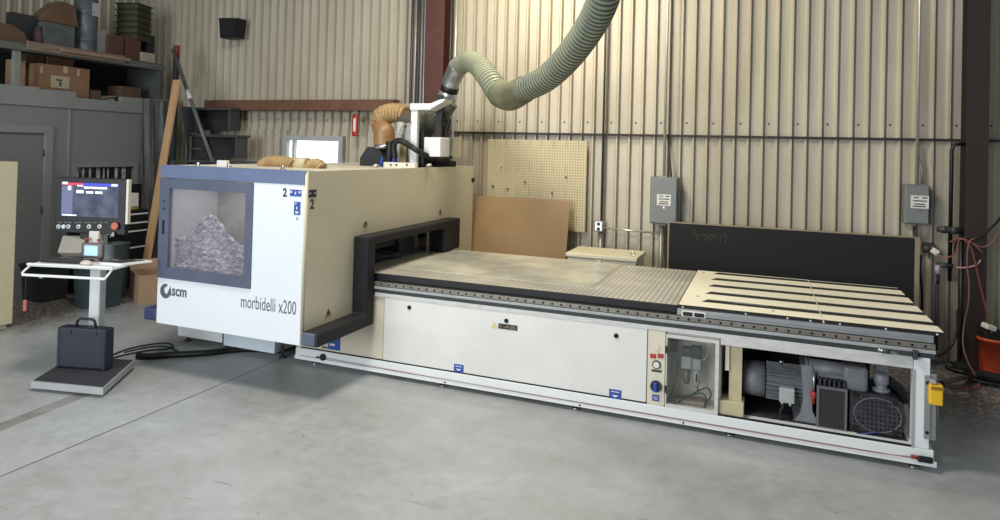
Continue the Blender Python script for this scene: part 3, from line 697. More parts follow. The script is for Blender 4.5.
y, z = sidep(473, 180); MB().box((CX1, y-.05, z-.03), (CX1+.004, y+.05, z+.03)).build('notch_plate', black, spo)
# --- bumpers
XB = -3.45
bm_ = MB().prism([(4.669, .493), (5.535, .493), (5.535, 1.268), (7.02, 1.262), (7.02, .985), (7.46, .985), (7.46, 1.352), (5.405, 1.345), (5.405, .612), (4.669, .612)], 'x', CX1+.001, XB)
bmo = bm_.build('safety_bumper', bump_m, R)
bv = bmo.modifiers.new('b', 'BEVEL'); bv.width = .018; bv.segments = 3; bv.limit_method = 'ANGLE'
MB().box((CX0-.17, CY0-.003, .50), (CX0, 6.4, .615), .02, 3).build('safety_bumper', mat('bumper_blue_grey', (52, 62, 98), .5, var=.05), R)
MB().box((CX1+.003, CY0-.011, .50), (XB-.03, CY0+.03, .608), .012, 3).build('bumper_end_cap', navyg, R)
# inside the gantry opening
MB().box((-3.9, 5.56, 1.1), (-3.86, 7.3, 1.9)).build('gantry_web', dgrey, R)
MB().box((-4.15, 6.6, .99), (-3.8, 6.95, 1.3), .02).build('gantry_head', dgrey, R)
MB().box((-4.0, 7.0, .98), (-3.8, 7.02, 1.25)).box((-3.66, 6.98, .98), (-3.645, 7.01, 1.24)).build('strip_guard', lgrey, R)
crn = MB(); rnd = random.Random(5); V = {}
for i in range(30):
    for j in range(14):
        V[i, j] = crn.bm.verts.new((-4.6+.05*rnd.random()+j*.065, 5.68+i*.045, .985+.1*abs(math.sin(i*.35))*(1-j/14.)+.025*rnd.random()))
for i in range(29):
    for j in range(13): crn.bm.faces.new((V[i, j], V[i+1, j], V[i+1, j+1], V[i, j+1]))
crn.build('dust_skirt', mat('skirt_grey', (120, 124, 134), .4, var=.2, scale=14), R)
# --- under the cab
MB().box((-5.95, YF, .07), (-5.32, YF+.5, .75), .004).build('lower_cabinet', white, R)
MB().box((-5.27, YF-.03, .06), (-4.6, YF+.5, .75), .004).build('lower_cabinet', mat('bluish_white', (206, 216, 222), .4, var=.03), R)
MB().box((-4.57, YF+.06, .15), (-4.37, YF+.4, .8)).build('drive_box', whited, R)
MB().box((-5.95, YF+.5, .07), (-5.3, 8.0, 1.9)).build('electrical_cabinet', panelw, R)
for x in (-5.88, -5.3, -4.57):
    for y in (YF+.08, 7.9) if x < -5.5 else (YF+.06,):
        MB().cyl((x, y, 0), (x, y, .3 if x > -5.5 else .08), .014, n=10).cyl((x, y, 0), (x, y, .012), .04, n=14).build('levelling_foot', dgrey, R)

# --- extraction gear on the cab roof (stands around y 7)
YE = 7.45
def pe(px, py, y=YE): return at(px, py, 'y', y)
a = [pe(*q) for q in ((367.5, 168), (367.5, 158), (375, 147), (386, 148), (391.5, 158), (391.5, 168))]
MB().prism([(q.x, max(q.z, CZ1-.02)) for q in a], 'y', YE-.18, YE+.15).build('dust_plenum', mat('plenum_black', (40, 42, 46), .6, var=.08), R)
s1 = [pe(383.5, 148), pe(382, 138), pe(380, 128), pe(382, 118), pe(389, 113.5), pe(398, 113), pe(406, 115), pe(414, 118)]
MB().tube(s1[2:7], [.125, .14, .13, .125, .12], n=24, ribs=.018, pitch=.045, sub=10).build('ribbed_amber_hose', orhose, R)
MB().tube([pe(384.5, 148, YE-.1), pe(384, 140, YE-.1), pe(383.5, 131, YE-.1), pe(378.5, 126, YE-.05)], [.13, .135, .13, .10], n=22).build('amber_elbow', mat('amber_smooth', (152, 116, 78), .4, var=.1), R)
MB().cyl(pe(384.5, 148.5, YE-.1), pe(384.5, 144.5, YE-.1), .137, n=22).build('hose_clamp', steel, R)
MB().tube([pe(402, 118), pe(412, 119), pe(424, 119)], .115, n=20).build('duct_sleeve', mat('dark_sleeve', (88, 80, 66), .5, var=.12), R)
MB().tube([pe(398, 106.5, YE+.1), pe(405, 107), pe(414, 108, YE+.1)], .05, n=14).build('duct_top_pipe', mat('tan_pipe', (140, 122, 98), .5, var=.12), R)
# flexible grey hose up to the metal elbow
MB().tube([pe(418, 124), pe(427, 122), pe(436, 116), pe(444, 108), pe(449, 101)], [.17, .18, .16, .13, .125], n=26, ribs=.014, pitch=.03, sub=10).build('ribbed_grey_hose', mat('flex_grey', (112, 108, 94), .45, var=.12), R)
# white gantry bracket
z0 = CZ1-.02
Y4 = YE-.4
def gb(px0, px1, pyt, pyb, ya, yb, bev=.006, ztop=None, zb=None):
    a = at(px0, pyt, 'y', ya); b2 = at(px1, pyb, 'y', ya)
    return MB().box((a.x, ya, b2.z if zb is None else zb), (b2.x, yb, a.z), bev)
br = gb(411.2, 416.2, 104, 160, Y4, Y4+.06, zb=z0)
a = at(411.2, 104, 'y', Y4); b2 = at(432, 110, 'y', Y4)
br.box((a.x, Y4-.03, b2.z), (b2.x, Y4+.12, a.z+.005), .006)
br.prism([(at(px, py, 'y', Y4).x, at(px, py, 'y', Y4).z) for px, py in ((429, 110), (430, 104), (441, 99.5), (446, 99), (444, 102))], 'y', Y4-.02, Y4+.2)
br.build('white_bracket', white, R)
gb(406.5, 411.5, 124, 160, YE-.3, YE-.2, zb=z0).cyl((at(404, 0, 'y', YE-.3).x, YE-.3, z0+.05), (at(404, 0, 'y', YE-.3).x, YE-.3, at(404, 122, 'y', YE-.3).z), .045, n=16).build('lift_cylinder', lgrey, R)
gb(417, 423.5, 131, 160, YE-.3, YE-.1, .01, zb=z0).build('valve_tower', black, R)
gb(424, 440, 137, 157, YE-.36, YE-.1, .01).build('white_drive_box', white, R)
gb(440.3, 452.5, 137, 157, 7.6, 7.85).build('beige_drive_box', cream, R)
gb(445, 449.5, 140, 143.5, 7.592, 7.602, 0).build('vent_patch', dgrey, R)
hose('black_hose', [(395, 158), (394, 145), (399, 140.5), (407, 144), (418, 151), (430, 157, .2), (441, 160, .42), (449, 161, .5)], YE-.5, .036, rubber, R)
hose('black_riser', [(389, 162), (390, 150), (390, 141)], YE-.3, .05, rubber, R)
gb(418, 450, 160, 166, 7.5, 7.7, .02, zb=z0).build('cable_chain', blackm, R)
for i, px in enumerate((427, 433, 439, 445, 450)):
    hose('cable_loop', [(px-6, 162), (px-3, 155.5+i % 2), (px+2, 158)], 7.46, .016, rubber, R)
gb(400, 406, 140, 158, YE-.36, YE-.32, zb=z0).build('tan_gauge_block', mat('gauge_tan', (140, 124, 92), .5, var=.2), R)
pl_ = gb(383.5, 415, 162, 168, YE-.62, YE-.56, .004, zb=z0); pl_.build('label_plate', mat('plate_cream', (222, 218, 204), .5, var=.03), R)
for px in (391, 396.5, 407):
    q = at(px, 164.8, 'y', YE-.62); MB().lathe((q.x, YE-.628, q.z), [(.012, 0), (.012, .008)], 'y', 10).build('plate_screw', dgrey, R)
hose('thin_wire', [(399, 136), (401, 128), (406, 124), (412, 123)], YE-.4, .008, label_w, R)
q = at(394.5, 160, 'y', YE-.35); MB().lathe((q.x, YE-.35, z0), [(.03, 0), (.03, .12), (.015, .15)], 'z', 12).build('blue_fitting', blue, R)
hose('riser_cables', [(447, 137), (446, 128), (449, 122), (445, 114)], YE-.1, .022, black, R)
for px, y in ((378.5, 6.0), (431, 6.9)): MB().lathe((at(px, 166, 'y', y).x, y-.05, z0+.03), [(.03, 0), (.04, .02), (.02, .04)], 'z', 12).build('eye_bolt', steel, R)
hose('thin_wire', [(399, 136), (401, 128), (406, 124), (412, 123)], YE-.4, .008, label_w, R)
MB().lathe((pe(394.5, 158).x, YE-.3, z0), [(.025, 0), (.025, .1), (.015, .12)], 'z', 12).build('blue_fitting', blue, R)
MB().box((pe(446, 0).x, YE-.2, z0+.3), (pe(452, 0).x, YE-.15, z0+.9)).tube([pe(447, 137), pe(446, 128), pe(449, 122), pe(445, 116)], .03, n=10).build('riser_cables', black, R)
# amber hose lumps on the cab roof toward the left
for pts, m_ in (([(262, 164), (268, 160.5), (278, 160), (288, 161), (293, 164)], orhose), ([(309, 166), (313, 163), (318, 163), (322, 167)], orhose)):
    MB().tube([at(px, py+2, 'y', 5.9) for px, py in pts], .07, n=16, ribs=.01, pitch=.03).build('roof_hose', m_, R)
MB().cyl(at(292, 164, 'y', 5.95), at(308, 164.5, 'y', 5.95), .075, n=16).build('hose_sleeve', mat('cream_sleeve', (196, 184, 150), .5, var=.06), R)

exec_later = []

# ================================================================== BIG DUCT
path = [(448.5, 92, 8.45), (452, 80, 8.4), (458, 67, 8.3), (468, 61, 8.1), (479, 66, 7.8), (490, 80, 7.4), (499, 93, 7.2), (510, 96, 7.05), (525, 89, 6.8), (545, 79, 6.45), (563, 63, 6.1), (580, 42, 5.75), (596, 16, 5.4), (606, -12, 5.1), (612, -60, 4.8)]
P = [atf(*q) for q in path]
D = thing('duct_hose', 'grey-green corrugated extraction hose sagging from overhead down to the machine', 'hose', P[0])
wire_m = mat('duct_wire_crease', (78, 82, 68), .6, var=.1)  # wire creases darkened on both hoses; rib shade put into the colour
MB().tube(P[2:8], [.12, .128, .132, .13, .132, .145], n=32, ribs=.012, pitch=.05, sub=12, wires=True).build('lower_hose', duct_m, D).data.materials.append(mat('duct_crease_faint', (112, 116, 92), .6, var=.1))
MB().tube(P[6:9], [.148, .158, .14], n=28, sub=10).build('joint_cuff', mat('cuff_olive', (118, 118, 92), .5, var=.2, scale=6), D)
MB().tube([P[8]+(P[7]-P[8])*.35] + P[8:], [.14]+[.13]*len(P[8:]), n=32, ribs=.014, pitch=.05, sub=10, wires=True).build('upper_hose', duct_m, D).data.materials.append(wire_m)
MB().tube([P[0].lerp(P[1], -.1), P[0], P[1], P[2].lerp(P[1], .3), P[2]], [.112, .11, .112, .118, .122], n=28, sub=6).build('metal_elbow', galv, D)
q0 = P[0].lerp(P[1], .05); q1 = P[0].lerp(P[1], .5)
MB().cyl(q0, q1, .118, n=28).build('rubber_clamp', rubber, D)
MB().cyl(P[0].lerp(P[1], -.9), q0, .122, .116, n=28).build('steel_collar', galv, D)

# ================================================================== CONSOLE
CA = math.radians(15)
cb = at(67, 372, 'z', .09)
base_c = (at(31, 381, 'z', .09) + at(135, 360, 'z', .09))/2
K = thing('control_console', 'pedestal control console with black monitor and white shelf on a low wheeled base', 'console', (base_c.x, base_c.y, 0), CA)
def L(mb, name, m, parent): return mb.build(name, m, parent, world=False)
WK = WM['control_console'] if 'control_console' in WM else WM[K.name]
def kl(v): return WK.inverted() @ Vector(v)
def kat(px, py, depth):
    """console-local point on its local plane y = depth under this pixel"""
    o = WK.inverted() @ Vector((0, 0, H)); d = WK.inverted().to_3x3() @ ray(px, py); t = (depth-o.y)/d.y; return o + d*t
fl = kl(at(31, 381, 'z', .09)); frr = kl(at(103, 388, 'z', .09)); br_ = kl(at(135, 360, 'z', .09)); bl = kl(at(60, 350, 'z', .09))
mb = MB(); poly = [(-.37, -.37), (.34, -.37), (.44, .37), (-.44, .37)]
poly = [(fl.x, fl.y), (frr.x, frr.y), (br_.x, br_.y), (-.42, br_.y)]
L(MB().prism(poly, 'z', .03, .088), 'base_plate', lgrey, K)
L(MB().prism([(x*.96, y*.95) for x, y in poly], 'z', .088, .094), 'base_mat', mat('base_dark_top', (52, 54, 58), .7, var=.15), K)
for x, y in ((-.22, -.2), (.2, -.18), (.24, .2), (-.24, .2)):
    L(MB().cyl((x-.012, y, .02), (x+.012, y, .02), .02, n=14).box((x-.01, y-.01, .02), (x+.01, y+.01, .04)), 'caster', black, K)
cd = .16
c0 = kat(94, 300, cd)
L(MB().box((c0.x-.055, cd, .094), (c0.x+.055, cd+.09, 1.32), .012, 3), 'column', mat('column_white', (214, 216, 214), .45, var=.04), K)
# tray
td = -.12
t0 = kat(27, 264, td-.1); t1 = kat(113, 270, td-.1)
tz = .5*(kat(27, 264, td-.1).z + kat(113, 270, td-.1).z)
tx0, tx1 = t0.x, t1.x
tray = L(MB().box((tx0, td-.1, tz-.012), (tx1, td+.3, tz+.008), .006).box((tx0, td-.11, tz+.0), (tx1, td-.08, tz+.018), .006), 'tray', mat('tray_white', (228, 228, 224), .45, var=.03), K)
rl = MB(); zz = tz-.085
rl.tube([(tx0+.02, td-.08, tz-.005), (tx0-.02, td-.12, zz+.02), (tx0-.01, td-.12, zz)], .01, n=8).tube([(tx1-.02, td-.08, tz-.005), (tx1-.05, td-.12, zz+.01), (tx1-.06, td-.12, zz)], .01, n=8)
rl.box((tx0-.02, td-.135, zz-.01), (tx1-.05, td-.115, zz+.012), .005)
L(rl, 'hand_rail', MATS['tray_white'], K)
L(MB().box((tx0+.12, td-.1, zz-.03), (tx0+.15, td-.08, zz), .004).box((c0.x-.04, cd-.1, tz-.06), (c0.x+.04, cd+.05, tz-.012)), 'tray_bracket', lgrey, K)
# side wing to the right with dark pad
w0 = tx1
L(MB().prism([(w0-.28, td+.05), (w0-.02, td+.03), (w0+.13, td+.25), (w0-.05, td+.28)], 'z', tz+.008, tz+.025), 'side_wing', MATS['tray_white'], K)
# arm and monitor
md = .1
m00 = kat(54.5, 232, md); m11 = kat(127, 178, md); 
mx0, mx1, mz0, mz1 = m00.x, m11.x-.005, m00.z, kat(92, 178, md).z
ps = L(MB().box((mx0, md, mz0), (mx1, md+.055, mz1), .008), 'monitor_housing', black, K)
L(MB().box((mx1-.002, md+.003, mz0+.1), (mx1+.022, md+.045, mz1-.004), .004), 'monitor_side', mat('side_cream', (214, 208, 188), .5, var=.03), K)
L(MB().box((mx0+.12, md+.055, mz0+.05), (mx1-.12, md+.11, mz1-.08), .01).box((c0.x-.15, md+.03, mz0-.14), (c0.x+.02, md+.1, mz0+.1), .01), 'monitor_mount', black, K)
def mp_(px, py): q = kat(px, py, md); return q.x, q.z
sx0, sz1 = mp_(62, 182)[0], mz1-.05; sx1 = mp_(119, 182)[0]; sz0 = mp_(90, 217)[1]
sm_ = bpy.data.materials.new('screen_picture'); sm_.use_nodes = True; nt = sm_.node_tree; bs = nt.nodes['Principled BSDF']
tc = nt.nodes.new('ShaderNodeTexCoord'); nz = nt.nodes.new('ShaderNodeTexNoise'); nz.inputs['Scale'].default_value = 9; nz.inputs['Detail'].default_value = 6
nt.links.new(tc.outputs['Object'], nz.inputs[0]); crr = nt.nodes.new('ShaderNodeValToRGB'); crr.color_ramp.elements[0].position = .35; crr.color_ramp.elements[1].position = .7
crr.color_ramp.elements[0].color = (*lin((66, 78, 108)), 1); crr.color_ramp.elements[1].color = (*lin((112, 122, 140)), 1)
nt.links.new(nz.outputs['Fac'], crr.inputs[0]); nt.links.new(crr.outputs[0], bs.inputs['Emission Color']); bs.inputs['Emission Strength'].default_value = .8; bs.inputs['Base Color'].default_value = (.02, .02, .02, 1); bs.inputs['Roughness'].default_value = .15
scr = L(MB().box((sx0, md-.002, sz0), (sx1, md+.004, sz1)), 'screen', sm_, K)
wS = sx1-sx0; hS = sz1-sz0
L(MB().box((sx0, md-.004, sz1-.022), (sx0+wS*.38, md-.001, sz1)), 'header_red', emit('screen_red', (180, 40, 70), .9), scr)
L(MB().box((sx0+wS*.38, md-.004, sz1-.022), (sx1, md-.001, sz1)), 'header_blue', emit('screen_blue', (50, 60, 190), .9), scr)
for u, v, w, h_ in ((.4, .84, .4, .018), (.27, .70, .12, .028), (.44, .70, .12, .02), (.6, .70, .12, .02), (.02, .955, .09, .02), (.88, .935, .1, .02), (.03, .02, .25, .01), (.28, .9, .1, .012), (.12, .78, .05, .04)):
    L(MB().box((sx0+wS*u, md-.006, sz0+hS*v), (sx0+wS*(u+w), md-.003, sz0+hS*v+h_)), 'screen_mark', MATS.get('screen_white') or emit('screen_white', (225, 230, 240), .9), scr)
L(MB().box((sx0+wS*.01, md-.0035, sz0+hS*.05), (sx0+wS*.2, md-.001, sz0+hS*.9)), 'screen_sidebar', emit('screen_slate', (84, 88, 116), .8), scr)
for px in (59, 64, 69, 79, 89.5, 100):
    x, z = mp_(px, 226.5)
    bt = L(MB().lathe((x, md-.012, z), [(.018, 0), (.02, .004), (.02, .014)], 'y', 16), 'panel_button', mat('button_white', (205, 210, 212), .4, var=.02), ps)
    if px not in (64,): L(MB().lathe((x, md-.014, z), [(.009, 0), (.009, .003)], 'y', 12), 'button_dot', dgrey, ps)
for i, px in enumerate((60, 66, 70, 76, 80, 86, 90, 95, 101, 106)):
    x, z = mp_(px, 222.5); L(MB().box((x-.014, md-.002, z-.004), (x+.014, md+.001, z+.004)), 'button_legend', mat('legend_grey', (110, 110, 112), .5, var=.05), ps)
x, z = mp_(116.5, 226)
es = L(MB().lathe((x, md-.035, z), [(.03, 0), (.036, .008), (.034, .016), (.018, .02), (.018, .037)], 'y', 22), 'emergency_button', mat('faded_red_button', (188, 98, 74), .45, var=.05), ps)
x, z = mp_(115, 232); L(MB().box((x-.012, md-.03, z-.04), (x+.012, md-.02, z+.0), .004).tube([(x, md-.02, z), (x-.02, md-.04, z-.05)], .004, n=6), 'hanging_keys', steel, ps)
# white controller box behind the tray
x0_ = kat(91, 235, cd-.05)
L(MB().box((x0_.x, cd-.08, tz+.15), (x0_.x+.1, cd, x0_.z+.04), .008), 'column_box', mat('box_offwhite', (206, 202, 192), .5, var=.04), K)

def on_tray(px, dy=0): return kat(px, 266, td+dy).x
def KW(lx, ly, lz): return WK @ Vector((lx, ly, lz))
# keyboard
kb_x0, kb_x1 = kat(41, 262, td).x, kat(83, 262, td).x
p = KW((kb_x0+kb_x1)/2, td+.06, tz+.009)
kb = thing('keyboard', 'black keyboard lying on the white console shelf', 'keyboard', p, CA)
w = (kb_x1-kb_x0)/2
L(MB().box((-w, -.07, 0), (w, .07, .022), .005), 'keyboard_body', black, kb)
ky = MB()
for i in range(16):
    for j in range(5): ky.box((-w+.012+i*(2*w-.024)/16, -.06+j*.024, .022), (-w+.012+(i+.8)*(2*w-.024)/16, -.042+j*.024, .029))
L(ky, 'keys', dgrey, kb)
mpz = KW(kat(86.5, 264, td-.03).x, td-.03, tz+.018)
ms = MB(); ms.lathe((0, 0, 0), [(.05, 0), (.052, .008), (.045, .02), (.025, .032), (0, .036)], 'z', 20); ms.xform(Matrix.Diagonal((1.25, .8, 1, 1)))
ms.xform(Matrix.Translation(mpz)); tag(ms.build('computer_mouse', mat('mouse_pale', (206, 190, 184), .4, var=.04)), 'pale pinkish mouse on the console shelf in front of the keyboard', 'mouse')
# mouse mat on the wing
pm_ = KW(w0-.0, td+.14, tz+.0255)
mm = MB().prism([(w0-.26, td+.07), (w0-.04, td+.05), (w0+.07, td+.23), (w0-.08, td+.25)], 'z', tz+.0255, tz+.029); mm.xform(WK)
tag(mm.build('mouse_mat', dgrey), 'dark mat on the right-hand wing of the console shelf', 'mouse mat')
# handheld pendant in its cradle
hx = kat(89.5, 244, td+.12)
hp = thing('handheld_pendant', 'handheld pendant with glowing pale blue screen propped behind the console keyboard', 'remote', KW(hx.x, td+.16, tz+.009), CA)
L(MB().box((-.075, -.02, 0), (.075, .04, .03), .006).box((-.105, -.015, .03), (.105, .02, .17), .025, 4), 'pendant_body', mat('pendant_grey', (120, 112, 106), .5, var=.15), hp)
L(MB().box((-.065, -.02, .055), (.065, -.014, .145)), 'pendant_screen', emit('pendant_glow', (150, 180, 225), .85), hp)
L(MB().lathe((-.065, 0, .185), [(.016, 0), (.016, .03)], 'z', 12).lathe((.06, 0, .185), [(.014, 0), (.014, .022)], 'z', 12), 'pendant_knob', redb, hp)
# small beige tilted device at left
nx0 = kat(67, 250, td+.15)
nd = MB().box((-.11, -.03, 0), (.11, .1, .17), .008, rot=Euler((math.radians(-28), 0, math.radians(10))).to_matrix(), piv=(0, 0, 0)); 
nd.xform(WK @ Matrix.Translation((nx0.x, td+.2, tz+.06)))
tag(nd.build('card_reader', mat('reader_beige', (150, 144, 134), .5, var=.1)), 'small beige box tilted behind the left end of the keyboard', 'box')
# grey mug/tub on the wing
tb_ = kat(108, 250, td+.2)
mg = MB().lathe((0, 0, 0), [(.045, 0), (.05, .13), (.054, .135), (.047, .13), (.042, .01)], 'z', 22, close=False); mg.xform(WK @ Matrix.Translation((tb_.x-.01, td+.22, tz+.026)))
tag(mg.build('plastic_cup', tubg), 'round grey tub on the console shelf in front of the tool chest', 'tub')
# dangling pull cord with red tag
hxp = kat(26.5, 275, td-.12)
pc_ = thing('tag_cord', 'dark cord with a red tag hanging from the left end of the console rail', 'cord', KW(hxp.x, td-.125, zz-.32), CA)
L(MB().tube([(0, 0, .34), (0, 0, .2), (0, 0, .1)], .004, n=6), 'cord', black, pc_)
L(MB().box((-.016, -.008, 0), (.016, .008, .1), .006), 'red_tag', mat('tag_red', (176, 92, 76), .5, var=.05), pc_)
# case on base
cl = kat(56, 368, -.02-.0); cr2 = kat(104, 369, -.02)
cxm = (cl.x+cr2.x)/2; cw = (cr2.x-cl.x)/2; 
ctop = kat(80, 328, -.02).z
CS = thing('tool_case', 'dark navy hard case standing upright on the console base', 'case', KW(cxm, .04, .0945), CA)
L(MB().box((-cw-.0, -.055, .006), (cw, .055, ctop-.0945), .02, 3), 'case_body', casem, CS)
for sx in (-1, 1): L(MB().box((sx*cw-.03*(1 if sx > 0 else 0)-.005, -.062, 0), (sx*cw+.03*(1 if sx < 0 else 0)+.005, .062, ctop-.1), .018, 3), 'case_rib', casem, CS)
hz = ctop-.0945
L(MB().tube([(-.1, 0, hz-.005), (-.085, 0, hz+.05), (-.06, 0, hz+.068), (.06, 0, hz+.068), (.085, 0, hz+.05), (.1, 0, hz-.005)], .013, n=10, smooth=False), 'case_handle', casem, CS)
for x in (-.125, .125): L(MB().box((x-.025, -.062, hz-.07), (x+.025, -.052, hz-.02), .004), 'case_latch', casem, CS)
# floor cables from console to machine
def floor_cable(name, pix, r, m, lab, cat='cable'):
    pts = [at(px, py, 'z', 0) + Vector((0, 0, r)) for px, py in pix]
    return tag(MB().tube(pts, r, n=10).build(name, m), lab, cat)
floor_cable('power_cable', [(137, 359), (150, 359.5), (168, 358), (190, 357), (212, 355.5), (232, 353), (250, 352), (280, 353)], .032, rubber, 'thick black conduit on the floor from console base to the machine')
floor_cable('data_cable', [(112, 356), (124, 351), (140, 347), (155, 344.5), (168, 344), (173, 347), (165, 350), (150, 351), (128, 355), (112, 359)], .008, black, 'thin black cable looped on the floor right of the dark case')
floor_cable('signal_cable', [(124, 353), (150, 347.5), (168, 347.5), (176, 351), (188, 355), (205, 352.5), (222, 349.5), (238, 348)], .007, black, 'thin black cable snaking toward the machine feet beside the thick conduit')

# ================================================================== LEFT AREA
# cream two-door cabinet at the edge
fx = at(8, 328, 'z', 0)
FR = thing('upright_cabinet', 'tall cream two-door upright cabinet cut by the left edge of the view', 'cabinet', (fx.x-.4, fx.y-.3, 0))
xa, xb, ya = fx.x-.8, fx.x-.0, fx.y-.6
fm = mat('cream_enamel', (214, 204, 172), .4, var=.03)
MB().box((xa, ya+.05, .04), (xb, ya+.65, 1.92), .01).box((xa+.03, ya+.08, 0), (xb-.03, ya+.6, .04)).build('cabinet_body', fm, FR)
MB().box((xa, ya, .05), (xb, ya+.045, 1.255), .012).build('lower_door', fm, FR); MB().box((xa, ya, 1.265), (xb, ya+.045, 1.92), .012).build('upper_door', fm, FR)

# tool chest facing +X
tcx = -8.62
TC = thing('tool_chest', 'black roller tool chest with pale drawer handles behind the console', 'tool chest', (tcx-.2, 7.0, 0))
y0, y1 = 6.5, 7.43
MB().box((tcx-.45, y0, .1), (tcx-.02, y1, 1.17), .008).build('chest_body', black, TC)
for i, (za, zb, m_) in enumerate(((1.02, 1.13, black), (.9, 1.0, black), (.66, .88, black), (.42, .64, black), (.15, .4, black))):
    dr_ = MB().box((tcx-.02, y0+.03, za), (tcx, y1-.03, zb), .004).build('drawer', m_, TC)
    MB().box((tcx, y0+.04, zb-.028), (tcx+.02, y1-.04, zb-.005), .004).build('drawer_handle', mat('chest_handle', (222, 226, 226), .4, .1, var=.05), dr_)
MB().box((tcx+.001, y0+.1, .965), (tcx+.006, y0+.5, .998)).build('red_badge', mat('badge_red', (186, 60, 76), .45, var=.05), TC)
MB().box((tcx-.01, y0+.03, .9), (tcx+.002, y0+.1, .98)).build('chest_label', label_w, TC)
for y in (y0+.1, y1-.1): MB().cyl((tcx-.1, y-.02, .05), (tcx-.1, y+.02, .05), .05, n=14).build('caster', dgrey, TC)
# things on the chest
def pbox(name, px0, py0, px1, py1, plane, v, depth, m, lab, cat, group=None, bev=.004, zmin=None, extra=None):
    """box whose visible face lies in a real plane; its depth runs away from the room"""
    a = at(px0, py1, plane, v); b_ = at(px1, py0, plane, v)
    if zmin is not None: a.z = zmin
    mb = MB()
    if plane == 'x': mb.box((v-depth, min(a.y, b_.y), a.z), (v, max(a.y, b_.y), b_.z), bev)
    else: mb.box((min(a.x, b_.x), v, a.z), (max(a.x, b_.x), v+depth, b_.z), bev)
    return tag(mb.build(name, m), lab, cat, group)
CT = 1.17
pbox('spray_can_box', 128, 193, 139, 207, 'x', tcx-.1, .15, paper, 'small white printed carton on top of the tool chest', 'box', zmin=CT)
pbox('black_pouch', 134, 184, 142, 197, 'x', tcx-.27, .12, black, 'black pouch standing behind the carton on the tool chest', 'pouch', zmin=CT)
yb2 = MB().box((tcx-.22, 7.16, CT), (tcx-.08, 7.3, CT+.05), .01); tag(yb2.build('tape_dispenser', mat('dull_yellow', (186, 160, 84), .5, var=.3, scale=20)), 'dull yellow gadget at the right end of the tool chest top', 'tool')
# tubs and box on the floor
def tub(name, c, w, d_, h, m, lab, rim=True):
    T = thing(name, lab, 'tub', c)
    x, y, z = c
    prof = [(-w/2, -d_/2), (w/2, -d_/2), (w/2, d_/2), (-w/2, d_/2)]
    mb = MB(); bm = mb.bm; t_ = .012
    def ring(s, zz): return [bm.verts.new((x+px*s, y+py*s, z+zz)) for px, py in prof]
    r0, r1, r2, r3 = ring(.84, 0), ring(1, h), ring(.95, h), ring(.8, .02)
    for A, B in ((r0, r1), (r1, r2), (r2, r3)):
        for i in range(4): bm.faces.new((A[i], A[(i+1) % 4], B[(i+1) % 4], B[i]))
    bm.faces.new(r0); bm.faces.new(r3)
    mb.build('tub_body', m, T)
    rm = MB()
    for a, b_ in (((-w/2-.02, -d_/2-.02), (w/2+.02, -d_/2+.015)), ((-w/2-.02, d_/2-.015), (w/2+.02, d_/2+.02)), ((-w/2-.02, -d_/2), (-w/2+.015, d_/2)), ((w/2-.015, -d_/2), (w/2+.02, d_/2))):
        rm.box((x+a[0], y+a[1], z+h-.035), (x+b_[0], y+b_[1], z+h), .004)
    rm.build('tub_rim', m, T)
    return T
c = at(84, 312, 'z', 0); tub('storage_tub', (c.x-.12, c.y+.28, 0), .46, .4, .55, teal, 'dark teal open tub behind the console column')
c = at(50, 300, 'z', 0); tub('storage_tub', (c.x-.1, c.y+.0, 0), .42, .4, .5, mat('charcoal_tub', (44, 46, 48), .6, var=.1), 'charcoal open tub left of the teal one near the door')
# tall grey-blue bin by the console column
c = at(110, 300, 'z', 0)
tb2 = MB().lathe((c.x-.1, c.y+.15, 0), [(.14, 0), (.17, .75), (.18, .76), (.165, .75), (.13, .02)], 'z', 24, close=False)
tag(tb2.build('waste_bin', mat('bin_slate', (76, 84, 88), .5, var=.12)), 'slate round bin between the tool chest and the cardboard box', 'bin')
# cardboard box, open
c = at(138, 305, 'z', 0)
BX = thing('cardboard_box', 'open brown cardboard box on the floor beside the machine', 'box', (c.x, c.y, 0))
ang = math.radians(-8)
bw, bd, bh, t_ = .62, .55, .42, .012
a0 = (c.x-.3, c.y)
BM_ = Matrix.Translation(c) @ Matrix.Rotation(math.radians(62), 4, 'Z')
bu, bv_, bh = .38, .5, .39
mb = MB(); ring_ = ((0, 0, bu, t_), (0, bv_-t_, bu, bv_), (0, t_, t_, bv_-t_), (bu-t_, t_, bu, bv_-t_))
for u0, v0, u1, v1 in ring_: mb.box((u0, v0, 0), (u1, v1, bh))
mb.box((t_, t_, 0), (bu-t_, bv_-t_, .01)); mb.xform(BM_); mb.build('box_body', card3, BX)
for rr_, (u0, v0, u1, v1) in ((.9, (0, bv_, bu, bv_+.16)), (-1.1, (bu, 0, bu+.16, bv_))):
    mb = MB().box((u0, v0, bh-.005), (u1, v1, bh), 0, 1, Euler((rr_, 0, 0) if v0 else (0, rr_, 0)).to_matrix(), (u0, v0, bh)); mb.xform(BM_); mb.build('box_flap', card3, BX)
